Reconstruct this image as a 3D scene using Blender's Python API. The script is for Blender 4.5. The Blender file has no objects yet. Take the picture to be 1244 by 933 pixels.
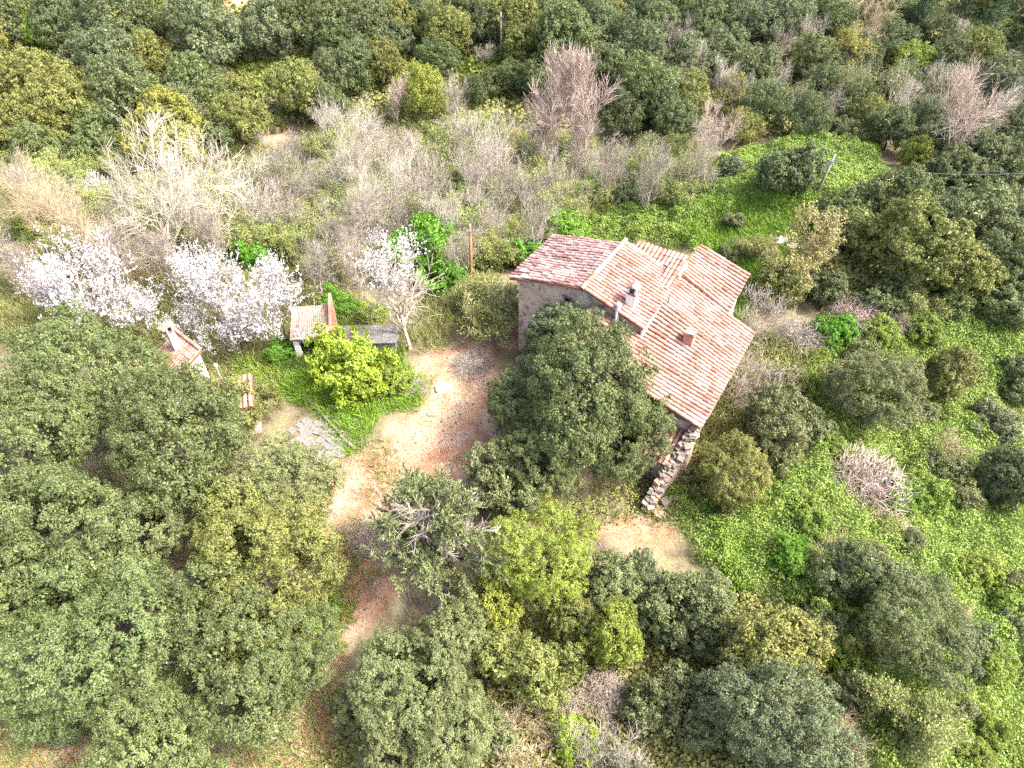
import bpy, bmesh, math, random
import numpy as np
from mathutils import Vector, Matrix, Euler

# ------------------------------------------------------------------ camera, sky, sun, exposure
sc = bpy.context.scene
COL = sc.collection
CAM_H, FPX, PITCH = 26.0, 840.0, math.radians(45)
cam_d = bpy.data.cameras.new('camera'); cam = bpy.data.objects.new('camera', cam_d); COL.objects.link(cam)
cam_d.sensor_width = 36.0; cam_d.lens = 36.0 * FPX / 1244.0; cam_d.clip_end = 2000
cam.location = (0, 0, CAM_H); cam.rotation_euler = (math.radians(90) - PITCH, 0, 0)
sc.camera = cam
W = bpy.data.worlds.new('World'); sc.world = W; W.use_nodes = True
wn = W.node_tree.nodes; wl = W.node_tree.links
sky = wn.new('ShaderNodeTexSky'); sky.sky_type = 'NISHITA'; sky.sun_disc = False
SUN_EL, SUN_AZ = 50.0, 100.0        # azimuth clockwise from +Y (away from the camera), so 90 is to the right
sky.sun_elevation = math.radians(SUN_EL); sky.sun_rotation = math.radians(SUN_AZ)
sky.air_density = 0.7; sky.dust_density = 6.0; sky.ozone_density = 1.0
wn['Background'].inputs[1].default_value = 0.15
wl.new(sky.outputs[0], wn['Background'].inputs[0])
sd = bpy.data.lights.new('sun', 'SUN'); sun = bpy.data.objects.new('sun', sd); COL.objects.link(sun)
sd.energy = 1.8; sd.angle = math.radians(7.0); sd.color = (1.0, 0.97, 0.92)
sv = Vector((math.sin(math.radians(SUN_AZ)) * math.cos(math.radians(SUN_EL)), math.cos(math.radians(SUN_AZ)) * math.cos(math.radians(SUN_EL)), math.sin(math.radians(SUN_EL))))
sun.rotation_euler = (-sv).to_track_quat('-Z', 'Y').to_euler(); sun.location = (40, 0, 60)
vs = sc.view_settings
vs.view_transform = 'Standard'; vs.look = 'None'; vs.gamma = 1.0; vs.use_curve_mapping = False; vs.exposure = 2.32
sc.cycles.max_bounces = 4; sc.cycles.diffuse_bounces = 3; sc.cycles.glossy_bounces = 2; sc.cycles.transmission_bounces = 4
sc.cycles.use_denoising = False

rng = np.random.default_rng(7); random.seed(7)

# ------------------------------------------------------------------ noise and terrain
def _hash(ix, iy, s):
    n = (ix * 374761393 + iy * 668265263 + s * 974634517) & 0x7fffffff
    n = ((n ^ (n >> 13)) * 1274126177) & 0x7fffffff
    return ((n ^ (n >> 16)) & 0xffff) / 65535.0
def vnoise(x, y, s=0):
    x = np.asarray(x, float); y = np.asarray(y, float)
    ix = np.floor(x).astype(np.int64); iy = np.floor(y).astype(np.int64)
    fx = x - ix; fy = y - iy; fx = fx * fx * (3 - 2 * fx); fy = fy * fy * (3 - 2 * fy)
    a = _hash(ix, iy, s); b = _hash(ix + 1, iy, s); c = _hash(ix, iy + 1, s); d = _hash(ix + 1, iy + 1, s)
    return (a + (b - a) * fx) * (1 - fy) + (c + (d - c) * fx) * fy
def fbm(x, y, s=0, o=3):
    t = 0; a = 0.5; f = 1.0
    for k in range(o):
        t = t + a * vnoise(x * f, y * f, s + k); a *= 0.5; f *= 2.03
    return t / (1 - 0.5 ** o)
def sstep(a, b, x):
    t = np.clip((x - a) / (b - a), 0, 1); return t * t * (3 - 2 * t)

def terr(x, y):
    x = np.asarray(x, float); y = np.asarray(y, float)
    h = 0.24 * np.maximum(0, y - 60) * sstep(56, 72, y)
    h = h - 2.2 * np.exp(-((y - 50) / 7.0) ** 2) * sstep(16, 4, x)
    h = h + 3.2 * np.exp(-((x - 21) / 8.0) ** 2 - ((y - 42) / 6.5) ** 2)
    h = h - 0.20 * np.maximum(0, x - 13) * sstep(34, 26, y) * sstep(13, 17, x)
    h = h + 0.5 * np.exp(-((x + 9) / 4) ** 2 - ((y - 28) / 3.0) ** 2)
    away = sstep(18, 30, np.hypot(x - 3, y - 26))
    h = h + (fbm(x / 9.0, y / 9.0, 3) - 0.5) * (0.35 + 1.3 * away)
    h = h + (fbm(x / 1.7, y / 1.7, 9, 2) - 0.5) * 0.14
    return h
def ray(px, py):
    a = (px - 622.0) / FPX; b = -(py - 466.5) / FPX
    return np.array([a, math.cos(PITCH) + b * math.sin(PITCH), -math.sin(PITCH) + b * math.cos(PITCH)])
def at_z(px, py, z):
    d = ray(px, py); t = (z - CAM_H) / d[2]; return Vector((d[0] * t, d[1] * t, z))
def gp(px, py, dz=0.0):
    """point on the terrain (raised by dz) seen at a photo pixel"""
    d = ray(px, py); z = dz
    lo, hi = 5.0, 260.0
    ts = np.linspace(lo, hi, 1400)
    g = terr(d[0] * ts, d[1] * ts) + dz - (CAM_H + d[2] * ts)
    i = int(np.argmax(g > 0)) if (g > 0).any() else len(ts) - 1
    t0, t1 = ts[max(i - 1, 0)], ts[i]
    for _ in range(12):
        tm = 0.5 * (t0 + t1)
        if float(terr(d[0] * tm, d[1] * tm)) + dz > CAM_H + d[2] * tm: t1 = tm
        else: t0 = tm
    t = 0.5 * (t0 + t1)
    return Vector((d[0] * t, d[1] * t, CAM_H + d[2] * t)), t
def gpoly(pts):
    return np.array([[gp(*p)[0].x, gp(*p)[0].y] for p in pts])
def inpoly(P, x, y):
    x = np.asarray(x, float); y = np.asarray(y, float); r = np.zeros(x.shape, bool)
    j = len(P) - 1
    for i in range(len(P)):
        xi, yi = P[i]; xj, yj = P[j]
        c = ((yi > y) != (yj > y)) & (x < (xj - xi) * (y - yi) / (yj - yi + 1e-12) + xi)
        r ^= c; j = i
    return r
def dpoly(P, x, y):
    """signed distance, positive inside"""
    x = np.asarray(x, float); y = np.asarray(y, float); d = np.full(x.shape, 1e9)
    for i in range(len(P)):
        a = P[i - 1]; b = P[i]; e = b - a; L = (e * e).sum() + 1e-12
        t = np.clip(((x - a[0]) * e[0] + (y - a[1]) * e[1]) / L, 0, 1)
        d = np.minimum(d, np.hypot(x - a[0] - t * e[0], y - a[1] - t * e[1]))
    return np.where(inpoly(P, x, y), d, -d)

# ------------------------------------------------------------------ materials
def nt(name):
    m = bpy.data.materials.new(name); m.use_nodes = True
    return m, m.node_tree.nodes, m.node_tree.links, m.node_tree.nodes['Principled BSDF']
def ramp(n, stops):
    r = n.new('ShaderNodeValToRGB'); e = r.color_ramp.elements
    while len(e) < len(stops): e.new(0.5)
    for k, (p, c) in enumerate(stops): e[k].position = p; e[k].color = (*c, 1)
    return r
def leafmat(name, dark, light, accent=None, transl=0.22, rough=0.5, spec=0.35, hv=0.12):
    m, n, l, b = nt(name)
    at = n.new('ShaderNodeAttribute'); at.attribute_name = 'tint'
    sp = n.new('ShaderNodeSeparateColor'); l.new(at.outputs['Color'], sp.inputs[0])
    st = [(0.0, dark), (0.8, light)] + ([(1.0, accent)] if accent else [])
    r = ramp(n, st)
    ad = n.new('ShaderNodeMath'); ad.operation = 'MULTIPLY_ADD'; ad.inputs[1].default_value = 0.55
    m2 = n.new('ShaderNodeMath'); m2.operation = 'MULTIPLY'; m2.inputs[1].default_value = 0.45
    l.new(sp.outputs[1], m2.inputs[0]); l.new(sp.outputs[0], ad.inputs[0]); l.new(m2.outputs[0], ad.inputs[2])
    l.new(ad.outputs[0], r.inputs[0])
    oi = n.new('ShaderNodeObjectInfo')
    mr = n.new('ShaderNodeMapRange'); mr.inputs[3].default_value = 1 - hv; mr.inputs[4].default_value = 1 + hv
    l.new(oi.outputs['Random'], mr.inputs[0])
    hs = n.new('ShaderNodeHueSaturation'); l.new(r.outputs[0], hs.inputs['Color']); l.new(mr.outputs[0], hs.inputs['Value'])
    mh = n.new('ShaderNodeMapRange'); mh.inputs[3].default_value = 0.488; mh.inputs[4].default_value = 0.512
    fr = n.new('ShaderNodeMath'); fr.operation = 'FRACT'; mu = n.new('ShaderNodeMath'); mu.operation = 'MULTIPLY'; mu.inputs[1].default_value = 7.31
    l.new(oi.outputs['Random'], mu.inputs[0]); l.new(mu.outputs[0], fr.inputs[0]); l.new(fr.outputs[0], mh.inputs[0]); l.new(mh.outputs[0], hs.inputs['Hue'])
    l.new(hs.outputs[0], b.inputs['Base Color']); b.inputs['Roughness'].default_value = rough; b.inputs['Specular IOR Level'].default_value = spec
    if transl > 0:
        t = n.new('ShaderNodeBsdfTranslucent'); l.new(hs.outputs[0], t.inputs[0])
        mx = n.new('ShaderNodeMixShader'); mx.inputs[0].default_value = transl
        l.new(b.outputs[0], mx.inputs[1]); l.new(t.outputs[0], mx.inputs[2])
        l.new(mx.outputs[0], n['Material Output'].inputs[0])
    return m
def barkmat(name, c0, c1, scale=6, rough=0.85):
    m, n, l, b = nt(name)
    tc = n.new('ShaderNodeTexCoord'); no = n.new('ShaderNodeTexNoise'); no.inputs['Scale'].default_value = scale; no.inputs['Detail'].default_value = 4
    l.new(tc.outputs['Object'], no.inputs[0]); r = ramp(n, [(0.3, c0), (0.7, c1)]); l.new(no.outputs[0], r.inputs[0])
    l.new(r.outputs[0], b.inputs['Base Color']); b.inputs['Roughness'].default_value = rough
    bp = n.new('ShaderNodeBump'); bp.inputs['Strength'].default_value = 0.5; l.new(no.outputs[0], bp.inputs['Height']); l.new(bp.outputs[0], b.inputs['Normal'])
    return m
def surfmat(name, stops, scale=3, detail=6, bump=0.4, bscale=14, rough=0.9, coord='Object', dist=0.05):
    m, n, l, b = nt(name)
    tc = n.new('ShaderNodeTexCoord'); no = n.new('ShaderNodeTexNoise'); no.inputs['Scale'].default_value = scale; no.inputs['Detail'].default_value = detail; no.inputs['Roughness'].default_value = 0.65
    l.new(tc.outputs[coord], no.inputs[0]); r = ramp(n, stops); l.new(no.outputs[0], r.inputs[0]); l.new(r.outputs[0], b.inputs['Base Color'])
    n2 = n.new('ShaderNodeTexNoise'); n2.inputs['Scale'].default_value = bscale; n2.inputs['Detail'].default_value = 5; l.new(tc.outputs[coord], n2.inputs[0])
    bp = n.new('ShaderNodeBump'); bp.inputs['Strength'].default_value = bump; bp.inputs['Distance'].default_value = dist; l.new(n2.outputs[0], bp.inputs['Height']); l.new(bp.outputs[0], b.inputs['Normal'])
    b.inputs['Roughness'].default_value = rough
    return m
M = {}
M['oak_green'] = leafmat('leaf_oak_green', (0.055, 0.080, 0.026), (0.172, 0.210, 0.073), (0.340, 0.380, 0.187))
M['oak_dark'] = leafmat('leaf_oak_dark', (0.052, 0.076, 0.030), (0.164, 0.196, 0.078), (0.340, 0.369, 0.178))
M['oak_blue'] = leafmat('leaf_oak_blue', (0.064, 0.086, 0.039), (0.186, 0.215, 0.101), (0.396, 0.416, 0.234))
M['oak_olive'] = leafmat('leaf_oak_olive', (0.083, 0.100, 0.025), (0.246, 0.256, 0.069), (0.432, 0.409, 0.147))
M['oak_grey'] = leafmat('leaf_oak_grey', (0.076, 0.097, 0.035), (0.217, 0.242, 0.096), (0.416, 0.425, 0.213))
M['oak_yellow'] = leafmat('leaf_oak_yellow', (0.11, 0.14, 0.020), (0.31, 0.35, 0.060), (0.44, 0.46, 0.13), hv=0.06)
M['gold'] = leafmat('leaf_gold', (0.135, 0.135, 0.026), (0.342, 0.342, 0.058), (0.450, 0.423, 0.143))
M['tanleaf'] = leafmat('leaf_tan', (0.20, 0.17, 0.06), (0.42, 0.37, 0.15), (0.52, 0.46, 0.24))
M['bright'] = leafmat('leaf_bright', (0.06, 0.15, 0.012), (0.17, 0.34, 0.035), (0.26, 0.42, 0.08))
M['lime'] = leafmat('leaf_lime', (0.13, 0.20, 0.015), (0.36, 0.46, 0.05), (0.52, 0.56, 0.16), hv=0.05)
M['bramble'] = leafmat('leaf_bramble', (0.085, 0.140, 0.020), (0.275, 0.355, 0.062), (0.43, 0.45, 0.14))
M['bud'] = leafmat('leaf_bud', (0.12, 0.15, 0.035), (0.27, 0.32, 0.085), (0.42, 0.43, 0.18))
M['needle'] = leafmat('leaf_needle', (0.095, 0.130, 0.044), (0.243, 0.286, 0.125), (0.351, 0.377, 0.213))
M['conifer'] = leafmat('leaf_conifer', (0.025, 0.065, 0.022), (0.085, 0.155, 0.055), (0.13, 0.2, 0.08))
M['dryleaf'] = leafmat('leaf_dry', (0.22, 0.14, 0.10), (0.46, 0.33, 0.24), (0.58, 0.46, 0.36))
M['petal'] = leafmat('petal', (0.519, 0.484, 0.489), (0.669, 0.644, 0.648), None, 0.3, 0.8, 0.1, 0.02)
M['grass'] = leafmat('grass_blade', (0.09, 0.16, 0.018), (0.25, 0.38, 0.045), (0.40, 0.43, 0.13))
M['weed'] = leafmat('weed_blade', (0.13, 0.14, 0.04), (0.29, 0.31, 0.10), (0.44, 0.40, 0.22))
M['bark'] = barkmat('bark_oak', (0.05, 0.04, 0.03), (0.12, 0.10, 0.08))
M['bark_pale'] = barkmat('bark_pale', (0.269, 0.237, 0.194), (0.515, 0.473, 0.399))
M['twig_grey'] = barkmat('twig_grey', (0.162, 0.135, 0.110), (0.389, 0.340, 0.282), 1.2)
M['twig_white'] = barkmat('twig_white', (0.255, 0.223, 0.176), (0.490, 0.446, 0.361), 1.2)
M['twig_pink'] = barkmat('twig_pink', (0.245, 0.184, 0.153), (0.461, 0.369, 0.315), 1.2)
M['twig_tan'] = barkmat('twig_tan', (0.25, 0.19, 0.105), (0.46, 0.375, 0.24), 1.2)
M['twig_olive'] = barkmat('twig_olive', (0.22, 0.205, 0.09), (0.42, 0.39, 0.20))
M['twig_dark'] = barkmat('twig_dark', (0.13, 0.115, 0.10), (0.30, 0.27, 0.24))
M['wood'] = barkmat('pole_wood', (0.16, 0.07, 0.03), (0.34, 0.17, 0.09), 12)
M['greypole'] = barkmat('pole_grey', (0.16, 0.14, 0.12), (0.28, 0.26, 0.23), 12)
M['plaster'] = surfmat('white_plaster', [(0.3, (0.50, 0.46, 0.41)), (0.5, (0.68, 0.65, 0.61)), (0.7, (0.76, 0.74, 0.71))], 1.6, 8, 0.15, 20)
M['stone'] = surfmat('pale_stone', [(0.3, (0.124, 0.096, 0.077)), (0.7, (0.236, 0.194, 0.160))], 5, 6, 0.6, 12)
M['concrete'] = surfmat('grey_concrete', [(0.3, (0.110, 0.102, 0.089)), (0.55, (0.182, 0.171, 0.154)), (0.75, (0.237, 0.226, 0.208))], 3, 8, 0.4, 16)
M['rusty'] = surfmat('weathered_brown_sheet', [(0.3, (0.20, 0.13, 0.10)), (0.6, (0.36, 0.27, 0.22)), (0.8, (0.5, 0.42, 0.37))], 4, 8, 0.3, 12)
M['brick'] = surfmat('orange_brick', [(0.3, (0.315, 0.140, 0.084)), (0.7, (0.450, 0.266, 0.182))], 5, 6, 0.4, 18)
M['dark'] = surfmat('dark_interior', [(0.3, (0.012, 0.011, 0.01)), (0.7, (0.03, 0.026, 0.024))], 4)
M['metal'] = surfmat('white_metal', [(0.3, (0.48, 0.48, 0.48)), (0.7, (0.6, 0.6, 0.6))], 4, 4, 0.05, 9, 0.4)
M['wire'] = surfmat('wire_grey', [(0.3, (0.12, 0.12, 0.12)), (0.7, (0.2, 0.2, 0.2))], 4)
M['sheet'] = surfmat('white_plastic', [(0.3, (0.7, 0.74, 0.8)), (0.7, (0.85, 0.87, 0.9))], 4, 4, 0.3, 6, 0.4)
def rubble():
    m, n, l, b = nt('rubble_wall')
    tc = n.new('ShaderNodeTexCoord')
    vo = n.new('ShaderNodeTexVoronoi'); vo.inputs['Scale'].default_value = 4.6; vo.inputs['Randomness'].default_value = 0.95; l.new(tc.outputs['Object'], vo.inputs[0])
    ve = n.new('ShaderNodeTexVoronoi'); ve.feature = 'DISTANCE_TO_EDGE'; ve.inputs['Scale'].default_value = 4.6; ve.inputs['Randomness'].default_value = 0.95; l.new(tc.outputs['Object'], ve.inputs[0])
    no = n.new('ShaderNodeTexNoise'); no.inputs['Scale'].default_value = 1.1; no.inputs['Detail'].default_value = 6; l.new(tc.outputs['Object'], no.inputs[0])
    sp = n.new('ShaderNodeSeparateColor'); l.new(vo.outputs['Color'], sp.inputs[0])
    r = ramp(n, [(0.0, (0.24, 0.15, 0.11)), (0.35, (0.42, 0.29, 0.21)), (0.7, (0.52, 0.38, 0.29)), (1.0, (0.40, 0.36, 0.32))]); l.new(sp.outputs[0], r.inputs[0])
    mo = ramp(n, [(0.35, (0.50, 0.38, 0.29)), (0.65, (0.60, 0.49, 0.40))]); l.new(no.outputs[0], mo.inputs[0])
    ed = ramp(n, [(0.02, (1, 1, 1)), (0.10, (0, 0, 0))]); l.new(ve.outputs['Distance'], ed.inputs[0])
    pl = ramp(n, [(0.52, (0, 0, 0)), (0.62, (1, 1, 1))]); l.new(no.outputs[0], pl.inputs[0])
    mxx = n.new('ShaderNodeMath'); mxx.operation = 'MAXIMUM'; l.new(ed.outputs[0], mxx.inputs[0]); l.new(pl.outputs[0], mxx.inputs[1])
    mx = n.new('ShaderNodeMix'); mx.data_type = 'RGBA'; l.new(mxx.outputs[0], mx.inputs[0]); l.new(r.outputs[0], mx.inputs[6]); l.new(mo.outputs[0], mx.inputs[7])
    l.new(mx.outputs[2], b.inputs['Base Color']); b.inputs['Roughness'].default_value = 0.95
    bp = n.new('ShaderNodeBump'); bp.inputs['Strength'].default_value = 0.8; bp.inputs['Distance'].default_value = 0.06; l.new(ve.outputs['Distance'], bp.inputs['Height']); l.new(bp.outputs[0], b.inputs['Normal'])
    return m
M['rubble'] = rubble()
def tilemat(name, stops):
    m, n, l, b = nt(name)
    g = n.new('ShaderNodeNewGeometry'); oi = n.new('ShaderNodeObjectInfo')
    ad = n.new('ShaderNodeMath'); ad.operation = 'ADD'; l.new(g.outputs['Random Per Island'], ad.inputs[0]); l.new(oi.outputs['Random'], ad.inputs[1])
    fr = n.new('ShaderNodeMath'); fr.operation = 'FRACT'; l.new(ad.outputs[0], fr.inputs[0])
    r = ramp(n, stops); l.new(fr.outputs[0], r.inputs[0])
    no = n.new('ShaderNodeTexNoise'); no.inputs['Scale'].default_value = 9; no.inputs['Detail'].default_value = 5; l.new(g.outputs['Position'], no.inputs[0])
    r2 = ramp(n, [(0.40, (0.72, 0.66, 0.62)), (0.62, (1.12, 1.12, 1.12))]); l.new(no.outputs[0], r2.inputs[0])
    mx = n.new('ShaderNodeMix'); mx.data_type = 'RGBA'; mx.blend_type = 'MULTIPLY'; mx.inputs[0].default_value = 0.8; l.new(r.outputs[0], mx.inputs[6]); l.new(r2.outputs[0], mx.inputs[7])
    n3 = n.new('ShaderNodeTexNoise'); n3.inputs['Scale'].default_value = 0.9; n3.inputs['Detail'].default_value = 4; l.new(g.outputs['Position'], n3.inputs[0])
    r3 = ramp(n, [(0.52, (0, 0, 0)), (0.72, (0.5, 0.5, 0.5))]); l.new(n3.outputs[0], r3.inputs[0])
    m3 = n.new('ShaderNodeMix'); m3.data_type = 'RGBA'; m3.inputs[7].default_value = (0.52, 0.44, 0.38, 1); l.new(r3.outputs[0], m3.inputs[0]); l.new(mx.outputs[2], m3.inputs[6])
    l.new(m3.outputs[2], b.inputs['Base Color']); b.inputs['Roughness'].default_value = 0.9
    bp = n.new('ShaderNodeBump'); bp.inputs['Strength'].default_value = 0.3; bp.inputs['Distance'].default_value = 0.02; l.new(no.outputs[0], bp.inputs['Height']); l.new(bp.outputs[0], b.inputs['Normal'])
    return m
M['tile'] = tilemat('roof_tile', [(0.0, (0.236, 0.107, 0.074)), (0.2, (0.294, 0.161, 0.121)), (0.5, (0.339, 0.211, 0.168)), (0.75, (0.302, 0.168, 0.125)), (0.92, (0.369, 0.273, 0.231)), (1.0, (0.199, 0.100, 0.074))])
M['tile_old'] = tilemat('roof_tile_old', [(0.0, (0.177, 0.091, 0.079)), (0.3, (0.265, 0.158, 0.142)), (0.6, (0.310, 0.203, 0.184)), (0.85, (0.347, 0.257, 0.236)), (1.0, (0.133, 0.077, 0.070))])
M['tile_bed'] = surfmat('shaded_channel_tile', [(0.3, (0.160, 0.052, 0.032)), (0.7, (0.288, 0.112, 0.072))], 6, 5, 0.4, 20)  # dark red includes painted shade of the channels between cover tiles; cornices share it

# ------------------------------------------------------------------ object helpers
def link(o, parent=None):
    COL.objects.link(o)
    if parent is not None: o.parent = parent
    return o
def empty(name, loc=(0, 0, 0), rz=0, label=None, cat=None, group=None):
    o = bpy.data.objects.new(name, None); o.location = loc; o.rotation_euler = (0, 0, rz); o.empty_display_size = 0.3
    link(o); tag(o, label, cat, group); return o
def tag(o, label=None, cat=None, group=None, kind=None):
    if label: o['label'] = label
    if cat: o['category'] = cat
    if group: o['group'] = group
    if kind: o['kind'] = kind
    return o
def npmesh(name, V, Q, mats, tint=None, smooth=False, mat_idx=None):
    """quads (n,4) or tris (n,3) mesh from arrays; tint is one colour for each vertex"""
    me = bpy.data.meshes.new(name); V = np.asarray(V, np.float32); Q = np.asarray(Q, np.int32); k = Q.shape[1]
    me.vertices.add(len(V)); me.vertices.foreach_set('co', V.ravel())
    me.loops.add(Q.size); me.loops.foreach_set('vertex_index', Q.ravel())
    me.polygons.add(len(Q)); me.polygons.foreach_set('loop_start', np.arange(0, Q.size, k, dtype=np.int32))
    if mat_idx is not None: me.polygons.foreach_set('material_index', np.asarray(mat_idx, np.int32))
    me.polygons.foreach_set('use_smooth', np.full(len(Q), smooth))
    if tint is not None:
        at = me.attributes.new('tint', 'FLOAT_COLOR', 'POINT')
        c = np.ones((len(V), 4), np.float32); c[:, :tint.shape[1]] = tint; at.data.foreach_set('color', c.ravel())
    for m in (mats if isinstance(mats, (list, tuple)) else [mats]): me.materials.append(m)
    me.update(calc_edges=True)
    return me
def mobj(name, me, parent=None):
    return link(bpy.data.objects.new(name, me), parent)
def norm(a): return a / (np.linalg.norm(a, axis=-1, keepdims=True) + 1e-9)

class MB:
    def __init__(s): s.v = []; s.f = []
    def add(s, vs, fs):
        k = len(s.v); s.v += [tuple(p) for p in vs]; s.f += [tuple(i + k for i in q) for q in fs]
    def prism(s, bottom, top):
        n = len(bottom); s.add(list(bottom) + list(top), [tuple(range(n - 1, -1, -1)), tuple(range(n, 2 * n))] + [(i, (i + 1) % n, n + (i + 1) % n, n + i) for i in range(n)])
    def box(s, c, d, rz=0, tilt=None):
        R_ = Matrix.Rotation(rz, 3, 'Z')
        if tilt is not None: R_ = R_ @ Euler(tilt).to_matrix()
        x, y, z = d[0] / 2, d[1] / 2, d[2] / 2
        P = [Vector(c) + R_ @ Vector(p) for p in ((-x, -y, -z), (x, -y, -z), (x, y, -z), (-x, y, -z), (-x, -y, z), (x, -y, z), (x, y, z), (-x, y, z))]
        s.prism(P[:4], P[4:])
    def tube(s, pts, rad, n=6):
        base = len(s.v); pts = [Vector(p) for p in pts]
        for i, p in enumerate(pts):
            d = (pts[min(i + 1, len(pts) - 1)] - pts[max(i - 1, 0)]).normalized()
            a = d.orthogonal().normalized(); b = d.cross(a)
            for k in range(n):
                t = 2 * math.pi * k / n; s.v.append(tuple(p + (a * math.cos(t) + b * math.sin(t)) * rad[i]))
        for i in range(len(pts) - 1):
            for k in range(n):
                k2 = (k + 1) % n; s.f.append((base + i * n + k, base + i * n + k2, base + (i + 1) * n + k2, base + (i + 1) * n + k))
        s.f.append(tuple(base + k for k in range(n - 1, -1, -1))); s.f.append(tuple(base + (len(pts) - 1) * n + k for k in range(n)))
    def mesh(s, name, mat, bevel=0, smooth=False):
        me = bpy.data.meshes.new(name); me.from_pydata(s.v, [], s.f); me.materials.append(mat)
        bm = bmesh.new(); bm.from_mesh(me); bmesh.ops.recalc_face_normals(bm, faces=bm.faces)
        if bevel: bmesh.ops.bevel(bm, geom=bm.edges[:], offset=bevel, segments=1, affect='EDGES')
        if smooth:
            for f in bm.faces: f.smooth = True
        bm.to_mesh(me); bm.free(); return me
    def build(s, name, mat, parent=None, bevel=0, smooth=False): return mobj(name, s.mesh(name, mat, bevel, smooth), parent)

# ------------------------------------------------------------------ ground masks (real extents of soil, sand, grass, bramble)
CLEAR = gpoly([(598, 412), (614, 468), (610, 530), (588, 562), (545, 592), (520, 575), (485, 566), (466, 522), (474, 504), (508, 500), (524, 476), (500, 446), (520, 430), (560, 424)])
SAND = gpoly([(552, 448), (572, 478), (556, 512), (520, 545), (478, 540), (468, 512), (512, 498), (528, 468)])
PATH1 = gpoly([(485, 560), (478, 590), (460, 640), (470, 690), (490, 712), (470, 745), (430, 775), (405, 806), (398, 770), (404, 700), (384, 640), (380, 590), (420, 570), (455, 540)])
PATH2 = gpoly([(350, 850), (400, 830), (430, 870), (400, 905), (370, 960), (250, 960), (300, 900)])
PATH3 = gpoly([(-20, 850), (50, 862), (110, 905), (130, 960), (-20, 960)])
SOIL4 = gpoly([(722, 646), (765, 625), (810, 642), (812, 668), (765, 662)])
SOIL5 = gpoly([(560, 385), (600, 370), (650, 372), (640, 420), (600, 425), (560, 425)])
BANK = [gpoly(p) for p in ([(1005, 385), (1050, 370), (1085, 385), (1110, 375), (1100, 400), (1040, 408)], [(265, 0), (310, -4), (312, 24), (270, 26)], [(190, 40), (215, 36), (222, 66), (180, 78)], [(310, 150), (345, 150), (350, 180), (312, 180)], [(570, 70), (650, 60), (640, 75), (580, 90)], [(1195, 365), (1244, 360), (1244, 390), (1200, 390)])]
LAWN = [gpoly(p) for p in ([(272, 438), (345, 425), (400, 490), (385, 505), (345, 480), (300, 470)], [(330, 425), (390, 412), (480, 430), (520, 470), (505, 500), (465, 505), (430, 545), (390, 490), (330, 450)], [(815, 305), (850, 262), (905, 236), (970, 250), (1040, 258), (1010, 285), (985, 345), (915, 350), (900, 400), (880, 400), (905, 335), (850, 300)], [(285, 70), (345, 75), (350, 110), (290, 115)], [(355, 62), (400, 70), (400, 95), (355, 90)], [(555, 75), (640, 62), (640, 95), (560, 102)], [(395, 720), (425, 735), (410, 785), (392, 780)], [(865, 640), (900, 650), (905, 720), (880, 730)], [(375, 395), (440, 385), (470, 405), (380, 410)])]
BRAM = [gpoly(p) for p in ([(812, 596), (900, 575), (965, 560), (985, 440), (1010, 392), (1100, 402), (1150, 360), (1270, 330), (1290, 980), (1050, 980), (1040, 850), (1000, 760), (900, 720), (860, 690)], [(690, 292), (735, 262), (830, 232), (900, 188), (1000, 168), (1062, 172), (1085, 225), (1045, 262), (960, 255), (900, 250), (850, 285), (840, 305), (760, 300)])]
def mask(P, x, y, soft=0.6, nz=0.9):
    d = dpoly(P, x, y) + (fbm(np.asarray(x) / 1.3, np.asarray(y) / 1.3, 21) - 0.5) * 2 * nz
    return sstep(-soft, soft, d)
def masks(Ps, x, y, **k):
    r = mask(Ps[0], x, y, **k)
    for P in Ps[1:]: r = np.maximum(r, mask(P, x, y, **k))
    return r
def lump(x, y):
    return 1.25 * fbm(x / 1.4, y / 1.4, 41, 3) ** 1.6 + 0.8 * (fbm(x / 4, y / 4, 47, 2) - 0.4)
def bram_h(x, y):
    return masks(BRAM, x, y, soft=0.7) * np.maximum(0.05, 0.15 + lump(x, y))

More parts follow.
